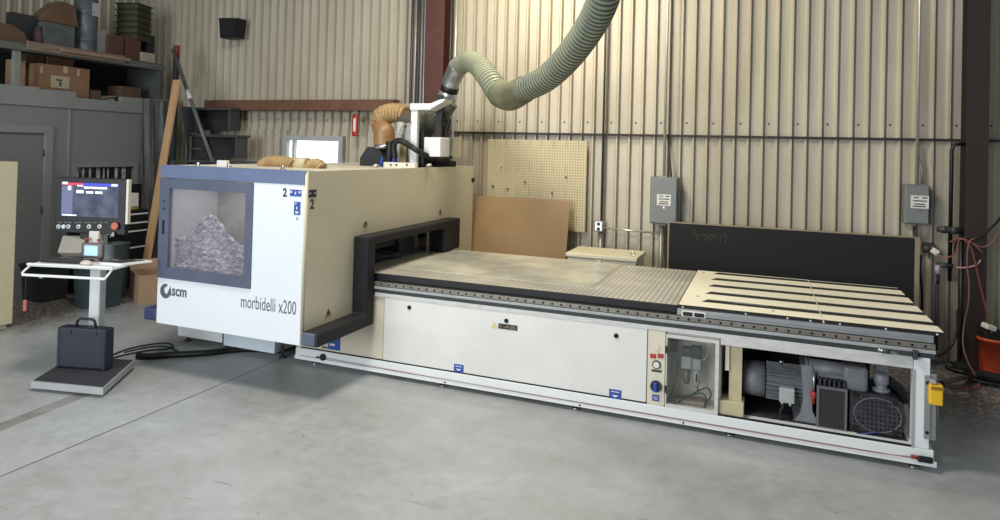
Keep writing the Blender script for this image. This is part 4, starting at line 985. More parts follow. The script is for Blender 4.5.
# boards standing in/behind the box, leaning planks
def leaning(name, top, bot, w, t_, m, lab, cat='board', rz=0.):
    """board from bottom centre to top centre"""
    top = Vector(top); bot = Vector(bot); d = top-bot; Lh = d.length
    mb = MB().box((-w/2, -t_/2, 0), (w/2, t_/2, Lh), .003)
    q = d.to_track_quat('Z', 'Y').to_matrix().to_4x4() @ Matrix.Rotation(rz, 4, 'Z')
    mb.xform(Matrix.Translation(bot) @ q); return tag(mb.build(name, m), lab, cat)
tp = at(177, 80, 'y', 7.6); bt = at(150, 290, 'z', 0.03); bt = Vector((at(152, 262, 'y', 7.35).x, 7.35, .02))
bq = at(146, 300, 'y', 7.2)
leaning('wooden_plank', tp, (bq.x-.03, 7.15, .05), .14, .04, plank_m, 'tall pine plank leaning behind the left side of the cab', 'plank', 0)
q = at(148, 232, 'y', 7.5); leaning('wood_offcut', (q.x, 7.6, q.z), (q.x-.12, 7.25, .03), .12, .03, mat('offcut_brown', (136, 96, 62), .7, var=.15), 'short brown offcut standing between tool chest and tall plank', 'plank')
q = at(150, 214, 'y', 7.7); leaning('white_panel_offcut', (q.x-.05, 7.75, q.z), (q.x-.15, 7.4, .03), .18, .015, mat('offcut_white', (168, 166, 158), .6, var=.06), 'narrow pale board standing behind the brown offcut', 'board')
# tarp hanging at the end of the partition
tm = MB(); V = {}; n1, n2 = 36, 20
for i in range(n1+1):
    for j in range(n2+1):
        u, v = i/n1, j/n2
        y = 7.78 + .62*u + (.35*(1-v))*(u-.5)*0; z = .02 + 2.86*v
        x = XP + .06 + .03*math.sin(u*17+v*5) + .012*math.sin(u*43+9*v) + .25*(1-v)*u
        V[i, j] = tm.bm.verts.new((x, y - .45*(1-v)*u*.3, z))
for i in range(n1):
    for j in range(n2):
        f = tm.bm.faces.new((V[i, j], V[i+1, j], V[i+1, j+1], V[i, j+1])); f.smooth = True
tmo = tag(tm.build('hanging_tarp', tarp_m), 'grey tarp hanging in folds over the end of the office wall', 'tarp')
sol = tmo.modifiers.new('t', 'SOLIDIFY'); sol.thickness = .006

# ------- racking over the office
XS = XP
RK = thing('storage_rack', 'timber-edged storage rack above the grey office wall', 'rack', (XS-.5, 6.5, 2.72))
ys0 = 2.2; ye = 8.16; zs = 3.51
MB().box((XS-.75, ys0, zs-.10), (XS-.0, ye, zs-.03)).build('shelf_deck', mat('deck_grey', (92, 94, 90), .7, var=.12), RK)
MB().box((XS-.0, ys0, zs-.14), (XS+.04, 8.2, zs-.05), .004).build('deck_edge', mat('edge_greywood', (104, 106, 98), .75, var=.15, stretch=(8, .6, 8)), RK)
MB().box((XS+.04, 5.95, zs-.12), (XS+.07, 7.42, zs-.0), .004).build('front_board', shelfwood, RK)
MB().box((XS+.07, 6.4, zs-.08), (XS+.1, 7.5, zs-.03), .004).build('front_board', mat('edge_pinkwood', (150, 124, 108), .75, var=.12, stretch=(8, .6, 8)), RK)
for y in (2.3, 5.83): MB().box((XS-.06, y, 2.72), (XS-.005, y+.09, zs-.14), .004).build('rack_post', mat('post_grey', (132, 136, 128), .7, var=.08), RK)
MB().box((XS-.78, ys0, 2.72), (XS-.74, 8.2, zs-.05)).build('rack_back', mat('rack_backing', (34, 34, 35), .8, var=.1), RK)  # dark sheet added for the shadow behind the lower shelf
MB().box((XS-.75, 8.12, 2.72), (XS+.02, 8.16, zs-.05)).build('rack_side', mat('rack_side_grey', (74, 76, 76), .8, var=.1), RK)
# lower level cartons
LV = 2.72
def carton(px0, py0, px1, py1, m, lab, v=XS-.12, depth=.4, zmin=LV, tape=False, name='carton'):
    a = at(px0, py1, 'x', v); b_ = at(px1, py0, 'x', v)
    T = thing(name, lab, 'box', (v-depth/2, (a.y+b_.y)/2, zmin))
    MB().box((v-depth, a.y, zmin), (v, b_.y, b_.z), .004).build('carton_body', m, T)
    if tape:
        yy = (a.y+b_.y)/2
        MB().box((v, yy-.03, b_.z-.1), (v+.003, yy+.03, b_.z)).box((v, b_.y-.2, b_.z-.12), (v+.003, b_.y-.16, b_.z-.02)).box((v-.01, a.y+.02, b_.z-.14), (v+.003, a.y+.05, b_.z-.04)).build('tape_strip', mat('tape_cream', (182, 166, 140), .5, var=.1), T)
        q = at(51, 75, 'x', v); q2 = at(69, 89, 'x', v)
        lb_ = MB().box((v, q.y, q2.z+.0), (v+.004, q2.y, q.z)).build('paper_label', mat('label_aged', (172, 164, 138), .6, var=.05), T)
        MB().box((v+.004, q.y+.07, q.z-.07), (v+.006, q.y+.16, q.z-.05)).box((v+.004, q.y+.12, q2.z+.03), (v+.006, q.y+.15, q.z-.08)).build('label_print', ink, lb_)
    else:
        MB().box((v-depth*.55, a.y, b_.z), (v-depth*.45, b_.y, b_.z+.002)).box((v, a.y, (zmin+b_.z)/2-.003), (v+.001, b_.y, (zmin+b_.z)/2+.003)).build('tape_strip', mat('tape_brown', (110, 84, 62), .6, var=.1), T)
    return T
carton(38, 69.5, 90, 96, card, 'largest brown carton on the lower rack, with a pale label', tape=True)
carton(47, 54, 74, 70, mat('cardboard_warm', (146, 106, 72), .8, var=.08), 'warm brown carton behind the labelled one, top edge showing', v=XS-.56, depth=.15)
carton(25, 52, 45, 84, card2, 'taller dull brown carton rising left of the labelled one', v=XS-.57, depth=.13)
carton(10.5, 61, 26, 84, card3, 'pale brown carton right beside the grey rack post', v=XS-.3, depth=.12)
carton(121, 88, 141, 96, card2, 'low dark carton at the right of the lower rack', v=XS-.15, depth=.3)
carton(91, 91, 101, 97, card2, 'small dark carton touching the labelled one on its right', v=XS-.12, depth=.3)
mb = MB(); q = at(107, 88, 'x', XS-.2)
tag(MB().box((XS-.4, q.y-.16, LV), (XS-.2, q.y+.14, LV+.13), .006).build('paint_carton', mat('dull_white_box', (172, 166, 156), .6, var=.15)), 'whitish small box on the lower rack right of the labelled carton', 'box')
tag(MB().box((XS-.42, q.y-.2, LV+.135), (XS-.16, q.y+.14, LV+.15), .002, rot=Euler((math.radians(10), 0, .2)).to_matrix()).build('paper_stack', mat('paper_dull', (176, 172, 150), .6, var=.1)), 'paper sheets tilted on the whitish small box', 'paper')
# upper level
UP = zs-.03; vU = XS-.06
pbox('hard_case', 11, 16, 35, 38, 'x', vU-.15, .12, mat('case_dark_green', (42, 48, 48), .6, var=.15), 'dark boxy case on the upper rack beside brown boxes', 'case', zmin=UP)
cc = MB(); a = at(0, 24, 'x', vU); b_ = at(28, 36, 'x', vU)
cc.prism([(a.y-.4, UP), (b_.y+.02, UP), (b_.y-.05, b_.z+.03), (a.y+.15, a.z+.02), (a.y-.4, a.z+.03)], 'x', vU-.06, vU)
tag(cc.build('folded_cardboard', card2), 'flattened brown cardboard sloping at the left end of the upper rack', 'cardboard')
pbox('carton', 36, 18, 49, 36, 'x', vU-.28, .25, mat('cardboard_dull', (116, 94, 74), .8, var=.1), 'narrow brown carton standing on the upper rack behind the grey crate', 'box', zmin=UP)
gc = pbox('plastic_crate', 43, 27, 75, 43, 'x', vU-.05, .3, mat('crate_greygreen', (92, 98, 94), .6, var=.2), 'low grey-green crate on the upper rack under a brown box', 'crate', zmin=UP)
top_crate = max(v.co.z for v in gc.data.vertices) + gc.location.z
tb3 = MB(); a = at(42, 27, 'x', vU-.05); b_ = at(73, 2, 'x', vU-.05)
tb3.prism([(a.y+.02, top_crate+.01), (b_.y+.1, top_crate+.01), (b_.y+.04, b_.z-.05), (a.y+.28, b_.z-.02), (a.y+.1, a.z+.25)], 'x', vU-.34, vU-.06)
tag(tb3.build('crumpled_carton', mat('cardboard_reddish', (104, 78, 60), .85, var=.15)), 'misshapen brown carton resting on the grey-green crate', 'box')
rd = MB(); q = at(38, 30, 'x', vU-.1); rd.lathe((vU-.1, q.y, UP), [(.06, 0), (.07, .12), (.05, .2), (.03, .27), (.0, .28)], 'z', 14)
tag(rd.build('fabric_bundle', mat('dull_maroon', (88, 62, 66), .8, var=.2)), 'dull maroon bundle between dark case and grey-green crate', 'bundle')
qd = at(85, 40, 'x', vU-.2); qt = at(85, -8, 'x', vU-.2); rr = .16
DM = thing('metal_drum', 'upright dull metal cylinder on the upper rack', 'drum', (vU-.2, qd.y, UP))
MB().lathe((vU-.2, qd.y, UP), [(rr, 0), (rr+.012, .01), (rr, .025), (rr, .2), (rr+.01, .21), (rr, .22), (rr, .62), (rr+.01, .63), (rr, .65), (rr, .9)], 'z', 28).build('drum_body', mat('drum_grey', (108, 112, 116), .45, .4, var=.2, scale=5), DM)
MB().box((vU-.2+rr*.6, qd.y-.02, UP+.58), (vU-.2+rr+.005, qd.y+.1, UP+.78)).build('drum_label', mat('drum_paper', (170, 172, 172), .6, var=.1), DM)
pbox('white_carton', 97, 31, 106.5, 41, 'x', vU-.08, .12, mat('carton_greywhite', (146, 148, 146), .6, var=.15), 'small grey-white carton right of the metal drum', 'box', zmin=UP)
pbox('carton', 108, 37, 124, 51, 'x', vU-.02, .3, mat('carton_red_brown', (92, 62, 50), .85, var=.12), 'left of two dark red-brown boxes under the olive trays', 'box', zmin=UP-.0)
pbox('carton', 125.5, 38, 141, 55, 'x', vU-.02, .3, mat('carton_red_brown', (92, 62, 50), .85, var=.12), 'right of two dark red-brown boxes under the olive trays', 'box', zmin=UP-.0)
pbox('white_carton', 141.5, 54, 155, 61, 'x', vU+.02, .15, mat('carton_offwhite', (170, 160, 146), .6, var=.08), 'off-white small box at the right end of the upper rack', 'box', zmin=UP)
pbox('motor_block', 146, 36, 155, 52, 'x', vU-.2, .2, mat('block_dark', (44, 46, 50), .6, var=.2), 'dark block behind the off-white box on the upper rack', 'block', zmin=UP)
# stacked trays on the red-brown boxes
qc = at(133.5, 33, 'x', vU-.22); ztr = max(at(110, 37, 'x', vU-.02).z, at(126, 38, 'x', vU-.02).z)+.005
dz = .098; names_t = ['lowest', 'second from the bottom', 'third from the bottom', 'fourth from the bottom', 'fifth from the bottom', 'topmost visible']
TM = Matrix.Translation((qc.x, qc.y, 0)) @ Matrix.Rotation(math.radians(15), 4, 'Z')
tb_m = MB().box((-.2, -.2, ztr), (.2, .2, ztr+.012)); tb_m.xform(TM)
tag(tb_m.build('tray_board', dgrey), 'thin board between the red-brown boxes and the olive trays', 'board')
for i in range(6):
    z = ztr+.014+i*dz
    mb = MB().box((-.18, -.18, z), (.18, .18, z+.07), .012).box((-.2, -.2, z+.07), (.2, .2, z+.086), .004); mb.xform(TM)
    tag(mb.build('storage_tray', green), 'olive stacking tray on the rack, %s of the stack' % names_t[i], 'tray', 'stacked olive trays')

# ------- stairs
ST = thing('steel_staircase', 'dark grey open staircase with sloping handrail behind the cab', 'staircase', (-7.9, 7.9, 0))
sg = mat('stair_grey', (66, 68, 68), .65, var=.1); sgd = mat('stair_dark', (44, 45, 46), .7, var=.1)
def sy(px, py, y=7.9): q = at(px, py, 'y', y); return q.x, q.z
steps = [(187, 231, 107.5), (189, 238, 134), (186, 247, 159.5)]
yy = 8.25
for i, (xa, xb, py) in enumerate(steps):
    yy = 8.2 - .22*i
    a, z = sy(xa, py, yy); b2, _ = sy(xb, py, yy)
    MB().box((a, yy, z-.04), (b2, yy+.26, z), .004).build('tread', sg, ST)
    if i < 2: MB().box((a, yy+.2, z-.36), (b2-.05, yy+.23, z-.04)).build('riser', sgd, ST)
    MB().box((b2-.07, yy+.02, z-.36), (b2-.03, yy+.24, z-.04)).build('side_cheek', sg, ST)
z_last = sy(186, 159.5, 7.76)[1]
for i in range(3, 8):
    yy = 8.2-.22*i*.6; a, z = sy(186, 159.5, 7.76); z -= .31*(i-2); b2, _ = sy(247, 159.5, 7.76)
    if z > .1: MB().box((a, 7.76-.12*(i-2), z-.04), (b2+.1*(i-2), 8.0-.12*(i-2), z)).build('tread', sg, ST)
MB().prism([sy(*q, 8.0) for q in ((180.5, 106), (190, 107), (204, 150), (207, 162))] + [(sy(207, 162, 8.0)[0], 0), (sy(184, 162, 8.0)[0], 0), sy(186, 150, 8.0)], 'y', 8.02, 8.1).build('side_stringer', sgd, ST)
MB().box((sy(190, 0)[0], 7.98, sy(190, 162, 7.98)[1]), (sy(191.5, 0)[0], 8.0, sy(190, 134, 7.98)[1])).box((sy(190, 0)[0], 7.98, sy(190, 135, 7.98)[1]), (sy(197, 0)[0], 8.0, sy(190, 133, 7.98)[1])).box((sy(190, 0)[0], 7.98, sy(190, 149, 7.98)[1]), (sy(202, 0)[0], 8.0, sy(190, 148, 7.98)[1])).build('bracket_rail', mat('bracket_pale', (120, 122, 122), .5, .3, var=.1), ST)
h0 = at(173, 50, 'y', 7.95); h1 = at(213, 163, 'y', 7.5)
MB().tube([h0, h1], .028, n=12, smooth=False).build('handrail', mat('rail_grey', (92, 94, 98), .5, .2, var=.08), ST)
h2 = h0.lerp(h1, .45); MB().cyl(h0.lerp(h1, .38), h0.lerp(h1, .46), .034, n=12).build('tape_wrap', mat('white_tape', (196, 196, 190), .5, var=.05), ST)
v0 = at(175, 47, 'y', 7.97); MB().box((v0.x-.04, 7.97, 1.9), (v0.x+.04, 8.03, v0.z), .004).build('newel_post', sgd, ST)
MB().box((v0.x-.045, 7.965, v0.z-.14), (v0.x+.045, 8.035, v0.z+.03), .012).build('post_cap', mat('cap_red', (124, 54, 44), .6, var=.1), ST)
h1b = at(213, 163, 'y', 7.5)

MB().tube([v0 + Vector((0, .03, -.3)), Vector((v0.x-.4, 8.3, 2.9))], .02, n=8, smooth=False).build('tie_bar', sgd, ST)

# ------- wall items
YW = 8.6
a = at(223, 19, 'y', 8.45); b_ = at(241.5, 38, 'y', 8.45)
SP = thing('wall_speaker', 'small black loudspeaker high on the left back wall', 'speaker', (a.x, 8.5, b_.z))
MB().prism([(a.x, a.z), (b_.x, a.z-.02), (b_.x-.03, b_.z), (a.x+.04, b_.z)], 'y', 8.36, 8.55).build('speaker_box', black, SP)
MB().prism([(a.x+.03, a.z-.03), (b_.x-.03, a.z-.05), (b_.x-.05, b_.z+.03), (a.x+.06, b_.z+.03)], 'y', 8.352, 8.362).build('speaker_grille', blackm, SP)
MB().box((a.x+.15, 8.54, b_.z+.1), (a.x+.2, 8.62, a.z-.1)).build('speaker_mount', dgrey, SP)
# red hanging tag on the beam
q = at(355, 125, 'y', 8.4)
RT = thing('red_hook_tag', 'narrow red hook hanging under the brown beam left of the amber hose', 'hook', (q.x, 8.4, q.z-.2))
MB().box((q.x-.045, 8.39, q.z-.17), (q.x+.045, 8.42, q.z+.16), .03, 3).build('hook_body', red, RT)
MB().box((q.x-.02, 8.383, q.z-.1), (q.x+.02, 8.391, q.z+.1), .01).build('hook_label', label_w, RT)
MB().cyl((q.x, 8.405, q.z+.15), (q.x, 8.405, 2.74), .008, n=8).build('hook_wire', steel, RT)
# pegboard
pbm = mat('pegboard_tan', (200, 188, 152), .65, var=.06, scale=3)
def pegs(nt, x, y, z):
    a = near_line(nt, x, .036, .008); b_ = near_line(nt, z, .036, .008); return math_node(nt, 'MULTIPLY', math_node(nt, 'MULTIPLY', a, b_), .6)
dark_mask(pbm, pegs, (96, 74, 48))
def pegs2(nt, x, y, z):
    a = near_line(nt, x, .17, .004); b_ = near_line(nt, z, .33, .05); return math_node(nt, 'MULTIPLY', math_node(nt, 'MULTIPLY', a, b_), .6)
dark_mask(pbm, pegs2, (96, 74, 48))
a = at(488, 139, 'y', 8.56); b_ = at(587, 140.5, 'y', 8.56); c = at(585, 232.5, 'y', 8.56)
PB = thing('pegboard', 'large tan pegboard fixed to the ribbed wall', 'pegboard', ((a.x+b_.x)/2, 8.58, c.z))
MB().box((a.x, 8.56, c.z-.0), (c.x, 8.572, a.z), .002).build('perforated_sheet', pbm, PB)
MB().box((a.x+.02, 8.572, c.z+.05), (a.x+.07, 8.59, a.z-.05)).box((b_.x-.07, 8.572, c.z+.05), (b_.x-.02, 8.59, a.z-.05)).build('batten', plank_m, PB)
for i, (px, py) in enumerate(((525, 182), (508, 189), (552, 193), (566, 177), (493, 186), (501, 166))):
    q = at(px, py, 'y', 8.55); MB().cyl((q.x, 8.53, q.z), (q.x, 8.56, q.z), .01, n=8).build('peg_hook', label_w if i == 5 else ink, PB)
# hardboard sheet leaning
a = at(475.5, 196, 'y', 8.40); b_ = at(570, 202, 'y', 8.40)
mb = MB().box((a.x, -.006, 0), (b_.x, .006, 1)); 
th = math.atan2(.3, a.z); Lh = math.hypot(.3, (a.z+b_.z)/2)
mb = MB().box((a.x, -.006, 0), (b_.x, .006, Lh), .002); mb.xform(Matrix.Translation((0, 8.11, .008)) @ Matrix.Rotation(-th, 4, 'X'))
tag(mb.build('hardboard_sheet', kraft), 'plain brown hardboard sheet leaning in front of the pegboard', 'board')
# beige chest
a = at(568, 250, 'y', 7.75); b_ = at(636.5, 257, 'y', 7.75); 
CHN = thing('storage_chest', 'pale cream lidded chest against the wall between hardboard and black sheet', 'chest', ((a.x+b_.x)/2, 8.0, 0))
zt2 = 1.0
MB().box((a.x, 7.72, 0), (b_.x, 8.3, zt2-.055), .01).build('chest_body', cream, CHN)
MB().box((a.x-.015, 7.70, zt2-.05), (b_.x+.015, 8.32, zt2), .01).build('chest_lid', mat('lid_cream', (226, 216, 184), .45, var=.03), CHN)
MB().box((a.x+.35, 7.695, zt2-.1), (b_.x-.4, 7.722, zt2-.06), .006).build('chest_handle', cream, CHN)
ring_c = Vector((b_.x-.05, 7.8, zt2+.001)); tpts = [(ring_c.x+.025*math.cos(t), ring_c.y, ring_c.z+.03+.025*math.sin(t)) for t in [2*PI*i/16 for i in range(17)]]
tag(MB().tube(tpts, .006, n=6, sub=1).build('key_ring', steel), 'small metal ring standing on the cream chest lid', 'ring')
# black sheet with chalk scribble
a = at(669.5, 221.5, 'y', 8.22); b_ = at(915, 239.5, 'y', 8.22)
zb_ = (a.z+b_.z)/2
BS = thing('black_sheet', 'long black sheet with pale wooden edging standing behind the bed', 'board', ((a.x+b_.x)/2, 8.25, 0))
bm2 = mat('black_laminate', (15, 15, 15), .75, var=.12, scale=2)
MB().box((a.x, 8.22, .003), (b_.x, 8.25, zb_)).build('sheet_face', bm2, BS)
ed = mat('sheet_edge_tan', (150, 134, 110), .65, var=.1)
MB().box((a.x-.02, 8.218, 0), (a.x, 8.255, zb_+.02)).box((b_.x, 8.218, 0), (b_.x+.045, 8.27, zb_+.01)).box((a.x, 8.218, zb_), (b_.x, 8.255, zb_+.014)).build('sheet_edging', ed, BS)
q = at(691, 238, 'y', 8.22); q2 = at(728, 240, 'y', 8.22)
quick_text('chalk_writing', 'Personals', 'y', 8.22, (q.x, q.z-.02, q2.x, q.z+.1), mat('chalk_green', (66, 72, 60), .8, var=.2), BS, cursive=True, bold=-.012)
# electrical boxes
def ebox(px0, py0, px1, py1, lab, lpx, lpy, side):
    y = 8.42; a = at(px0, py0, 'y', y); b_ = at(px1, py1, 'y', y)
    T = thing('electrical_box', lab, 'electrical box', ((a.x+b_.x)/2, 8.5, b_.z))
    MB().box((a.x, y, b_.z), (b_.x, 8.6, a.z), .008).build('box_housing', elec, T)
    MB().box((a.x+.008, y-.012, b_.z+.012), (b_.x-.008, y, a.z-.014), .006).build('box_cover', mat('electrical_cover', (120, 123, 122), .5, var=.04), T)
    l0 = at(lpx, lpy, 'y', y); s_ = MB().box((l0.x-.085, y-.016, l0.z-.07), (l0.x+.085, y-.012, l0.z+.07), .001).build('rating_label', label_w, T)
    mm_ = MB()
    for i, (u, w_) in enumerate(((-.06, .05), (.02, .05), (-.065, .13), (-.05, .1), (-.065, .12))):
        zz_ = l0.z + (.05, .05, .015, -.02, -.045)[i]; mm_.box((l0.x+u, y-.018, zz_-.008), (l0.x+u+w_, y-.015, zz_+.004))
    mm_.build('label_print', dgrey, s_)
    q = at(lpx, lpy+6.5, 'y', y); MB().cyl((q.x-.0, y-.02, q.z-.01), (q.x, y-.012, q.z-.01), .014, n=12).build('box_latch', steel, T)
    MB().box((b_.x, y+.03, (a.z+b_.z)/2-.02), (b_.x+.03, y+.06, (a.z+b_.z)/2+.12), .006).build('switch_handle', dgrey, T)
    return a, b_
ebox(650.5, 176.5, 676.5, 225, 'grey electrical box above the left end of the black sheet', 664, 200, 1)
ebox(905, 184.5, 929, 225, 'grey electrical box beside the right-hand steel column', 919.5, 202, 1)
# conduits
def conduit(pts, r, m, lab, name='conduit', cat='pipe', group=None):
    return tag(MB().tube(pts, r, n=12, smooth=False).build(name, m), lab, cat, group)
def wp(px, py, y=8.57): return at(px, py, 'y', y)
q = wp(664, 176, 8.5); conduit([(q.x, 8.5, q.z), (q.x, 8.5, 6.0)], .018, mat('conduit_bright', (206, 204, 196), .3, .6, var=.05), 'bright vertical conduit rising from the left electrical box')
a = wp(669, 177, 8.52); conduit([(a.x+.03, 8.52, a.z), (a.x-.0, 8.53, a.z+.25), (a.x-.03, 8.54, a.z+.5)], .01, pvcd, 'thin dark cable curving into the top of the left electrical box', 'cable', 'cable')
q = wp(661.5, 226, 8.5); conduit([(q.x, 8.5, 0), (q.x, 8.5, q.z)], .03, pvc, 'conduit running down from the left electrical box to the floor')
q = wp(916.5, 184, 8.5); conduit([(q.x, 8.5, q.z), (q.x, 8.5, 6.0)], .014, MATS['conduit_bright'], 'bright vertical conduit rising from the right electrical box')
a = wp(922, 184, 8.53); conduit([(a.x, 8.53, a.z), (a.x, 8.53, a.z+.15), (a.x-.05, 8.54, a.z+.35), (a.x-.05, 8.54, 2.4)], .014, pvc, 'bent grey conduit beside the bright one on the right electrical box')
q = wp(914, 226, 8.5); conduit([(q.x, 8.5, .1), (q.x, 8.5, q.z)], .012, pvcd, 'dark thin conduit below the right electrical box')
q = wp(601, 226, 8.56)
conduit([(q.x, 8.56, q.z), (q.x, 8.56, 6.0)], .014, pvcd, 'dark vertical conduit right of the pegboard')
conduit([(q.x, 8.56, 0), (q.x, 8.56, q.z-.08)], .03, pvc, 'thick grey conduit dropping behind the cream chest')
JB = thing('outlet_box', 'small silver outlet box on the wall right of the pegboard', 'outlet', (q.x-.02, 8.5, q.z-.06))
MB().box((q.x-.08, 8.5, q.z-.07), (q.x+.04, 8.6, q.z+.07), .015, 3).build('outlet_housing', steel, JB); MB().lathe((q.x-.02, 8.49, q.z+.03), [(.022, 0), (.022, .012)], 'y', 12).lathe((q.x-.02, 8.49, q.z-.035), [(.022, 0), (.022, .012)], 'y', 12).build('outlet_plate', dgrey, JB)
q2 = wp(655, 231); conduit([(q.x+.05, 8.55, q.z-.02), (q2.x, 8.55, q.z-.04)], .012, MATS['conduit_bright'], 'thin horizontal conduit from the silver outlet box to the left electrical box')
# vertical conduits in a row left of the red column
for i, (px, r, m_, w_) in enumerate(((411.5, .022, pvcd, 'leftmost'), (415, .02, pvc, 'second from left'), (418.2, .02, pvcd, 'middle'), (421.4, .02, pvc, 'second from right'), (424.8, .024, MATS['conduit_bright'], 'rightmost'))):
    q = wp(px, 60, 8.5); conduit([(q.x, 8.5, 0), (q.x, 8.5, 6.0)], r, m_, 'vertical conduit left of the red column, %s of the five' % w_, group='conduits beside the red column')
q = wp(450, 60, 8.5); conduit([(q.x, 8.5, 0), (q.x, 8.5, 6.0)], .016, pvcd, 'dark vertical conduit just right of the red column')
q = wp(455.0, 60, 8.5); conduit([(q.x, 8.5, 0), (q.x, 8.5, 6.0)], .016, MATS['conduit_bright'], 'pale vertical conduit right of the dark one near the red column')
# black pipe right with elbow
q = wp(952, 137, 8.5); zb1 = wp(950, 281, 8.5).z
conduit([(q.x+.12, 8.5, 2.4), (q.x+.03, 8.5, 2.39), (q.x, 8.5, 2.33), (q.x, 8.5, zb1)], .02, black, 'black air pipe dropping from the wall rail beside the right column')
za = wp(945, 229, 8.5)
AV = thing('air_manifold', 'dark horizontal pipe with valve left of the right column', 'pipe', (za.x, 8.5, za.z))
w_ = wp(937, 229, 8.47); w2_ = wp(962, 231, 8.47)
MB().tube([w_, w2_], .028, n=12, smooth=False).cyl(wp(944, 226, 8.47), wp(944, 233, 8.47), .035, n=12).cyl(wp(954, 227, 8.47), wp(954, 234, 8.47), .035, n=12).build('manifold_pipe', pvcd, AV)
MB().tube([wp(937, 265.5, 8.47), wp(953, 265.5, 8.47)], .022, n=12, smooth=False).cyl(wp(938, 262, 8.47), wp(938, 284, 8.47), .018, n=12).build('branch_pipe', dgrey, AV)
MB().cyl(wp(937.5, 265, 8.44), wp(937.5, 274, 8.44), .026, n=14).build('filter_bowl', lgrey, AV)
conduit([wp(961, 240, 8.5), wp(961, 300, 8.5), wp(960, 357, 8.5)], .016, pvcd, 'dark pipe running to the floor along the right column')
conduit([wp(937, 284, 8.46), wp(936.5, 320, 8.46), wp(936, 350, 8.46)], .02, dgrey, 'dark hose hanging below the pale valve bowl', 'hanging_hose', 'hose')
SB = thing('socket_box', 'small dark socket box with pale plug below the right electrical box', 'socket', tuple(wp(930, 254, 8.5)))
a = wp(924, 243, 8.5); b_ = wp(935, 254, 8.5); MB().box((a.x, 8.5, b_.z), (b_.x, 8.6, a.z), .008).build('socket_housing', mat('socket_brown', (62, 52, 50), .5, var=.1), SB)
q = wp(929, 248, 8.49); MB().lathe((q.x-.03, 8.488, q.z), [(.02, 0), (.02, .014)], 'y', 12).lathe((q.x+.035, 8.488, q.z), [(.02, 0), (.02, .014)], 'y', 12).build('socket_face', mgrey, SB)
q = wp(935, 252, 8.44); MB().box((q.x-.035, 8.41, q.z-.03), (q.x+.035, 8.47, q.z+.035), .01, rot=Euler((0, .6, 0)).to_matrix()).build('white_plug', paper, SB)
# loose cords
def cord(pix, r, m, lab, name='extension_cord', cat='cord'):
    return tag(MB().tube([at(px, py, 'y', y) for px, py, y in pix], r, n=8, sub=8).build(name, m), lab, cat)
cord([(936, 254, 8.4), (946, 258, 8.35), (955, 253, 8.3), (958, 243, 8.28), (962, 239, 8.25), (972, 243, 8.24), (983, 253, 8.26)], .007, coral, 'coral cord from the white plug across the right column')
cord([(956, 267.5, 8.27), (966, 267.5, 8.26), (976, 265, 8.27), (981, 260, 8.3)], .007, mat('pink_cord', (196, 150, 140), .5, var=.05), 'pinkish cord looped at the middle of the right column')
cord([(950, 242, 8.3), (960, 238, 8.28), (970, 246, 8.25), (975, 262, 8.25), (980, 285, 8.27), (985, 305, 8.27), (989, 322, 8.27), (992, 334, 8.27)], .008, mat('rust_cord', (128, 68, 48), .5, var=.05), 'rust-coloured cord hanging to the orange bucket')
cord([(975, 238, 8.25), (969, 243, 8.24), (967, 262, 8.24), (969, 285, 8.24), (968, 305, 8.22), (964, 325, 8.2), (963, 345, 8.1), (968, 362, 7.9), (975, 375, 7.5)], .007, mat('brown_pink_cord', (124, 88, 80), .5, var=.05), 'brownish pink cord hanging down the right column to the floor')
cord([(1003, 215, 8.1), (995, 224, 8.15), (985, 233, 8.2), (975, 239, 8.25), (966, 238, 8.27), (957, 243, 8.3), (955, 252, 8.4)], .013, black, 'thick black cable sagging in from the right edge')
cord([(1003, 226, 8.2), (994, 240, 8.25), (984, 247, 8.27), (974, 244, 8.25)], .007, mat('dusty_red_cord', (140, 90, 84), .5, var=.05), 'dusty red cord swinging to the right edge below the black cable')
cord([(921, 255, 8.45), (920, 270, 8.42), (922, 290, 8.4), (922, 310, 8.4)], .014, rubber, 'black hose hanging behind the right end of the black sheet', 'hanging_hose', 'hose')
cord([(957, 310, 8.3), (957, 330, 8.25), (952, 345, 8.2), (944, 353, 8.1), (938, 356, 8.0)], .014, rubber, 'black hose curling toward the bed corner from the column', 'hanging_hose', 'hose')
# heavy cables on the floor to the yellow box
def gcord(pix, r, m, lab, name='power_cable'):
    pts = [at(px, py, 'z', z) for px, py, z in pix]; return tag(MB().tube(pts, r, n=10, sub=8).build(name, m), lab, 'cable')
gcord([(942, 384, .52), (950, 386, .4), (958, 387, .2), (966, 385, .05), (971, 379, .03), (968, 374, .03), (955, 370, .03), (946, 367, .03)], .018, rubber, 'black cable from the yellow box looping back along the floor')
gcord([(941, 383, .54), (952, 381, .4), (962, 378, .18), (970, 379, .04), (985, 383, .03), (1003, 386, .03)], .018, rubber, 'black cable from the yellow box to the right edge')
gcord([(978, 352, .03), (976, 365, .02), (979, 380, .02), (978, 387, .02), (965, 389, .02), (950, 389, .02)], .008, redb, 'dull red cord curled on the floor right of the yellow box')
gcord([(972, 375, .055), (985, 376, .055), (1003, 380, .055)], .05, blackm, 'fat black hose lying on the floor at the right edge', 'floor_hose')
gcord([(950, 366, .015), (963, 369, .015), (976, 372, .015), (990, 380, .015), (1003, 390, .015)], .008, dgrey, 'thin dark cord trailing on the floor to the right edge')
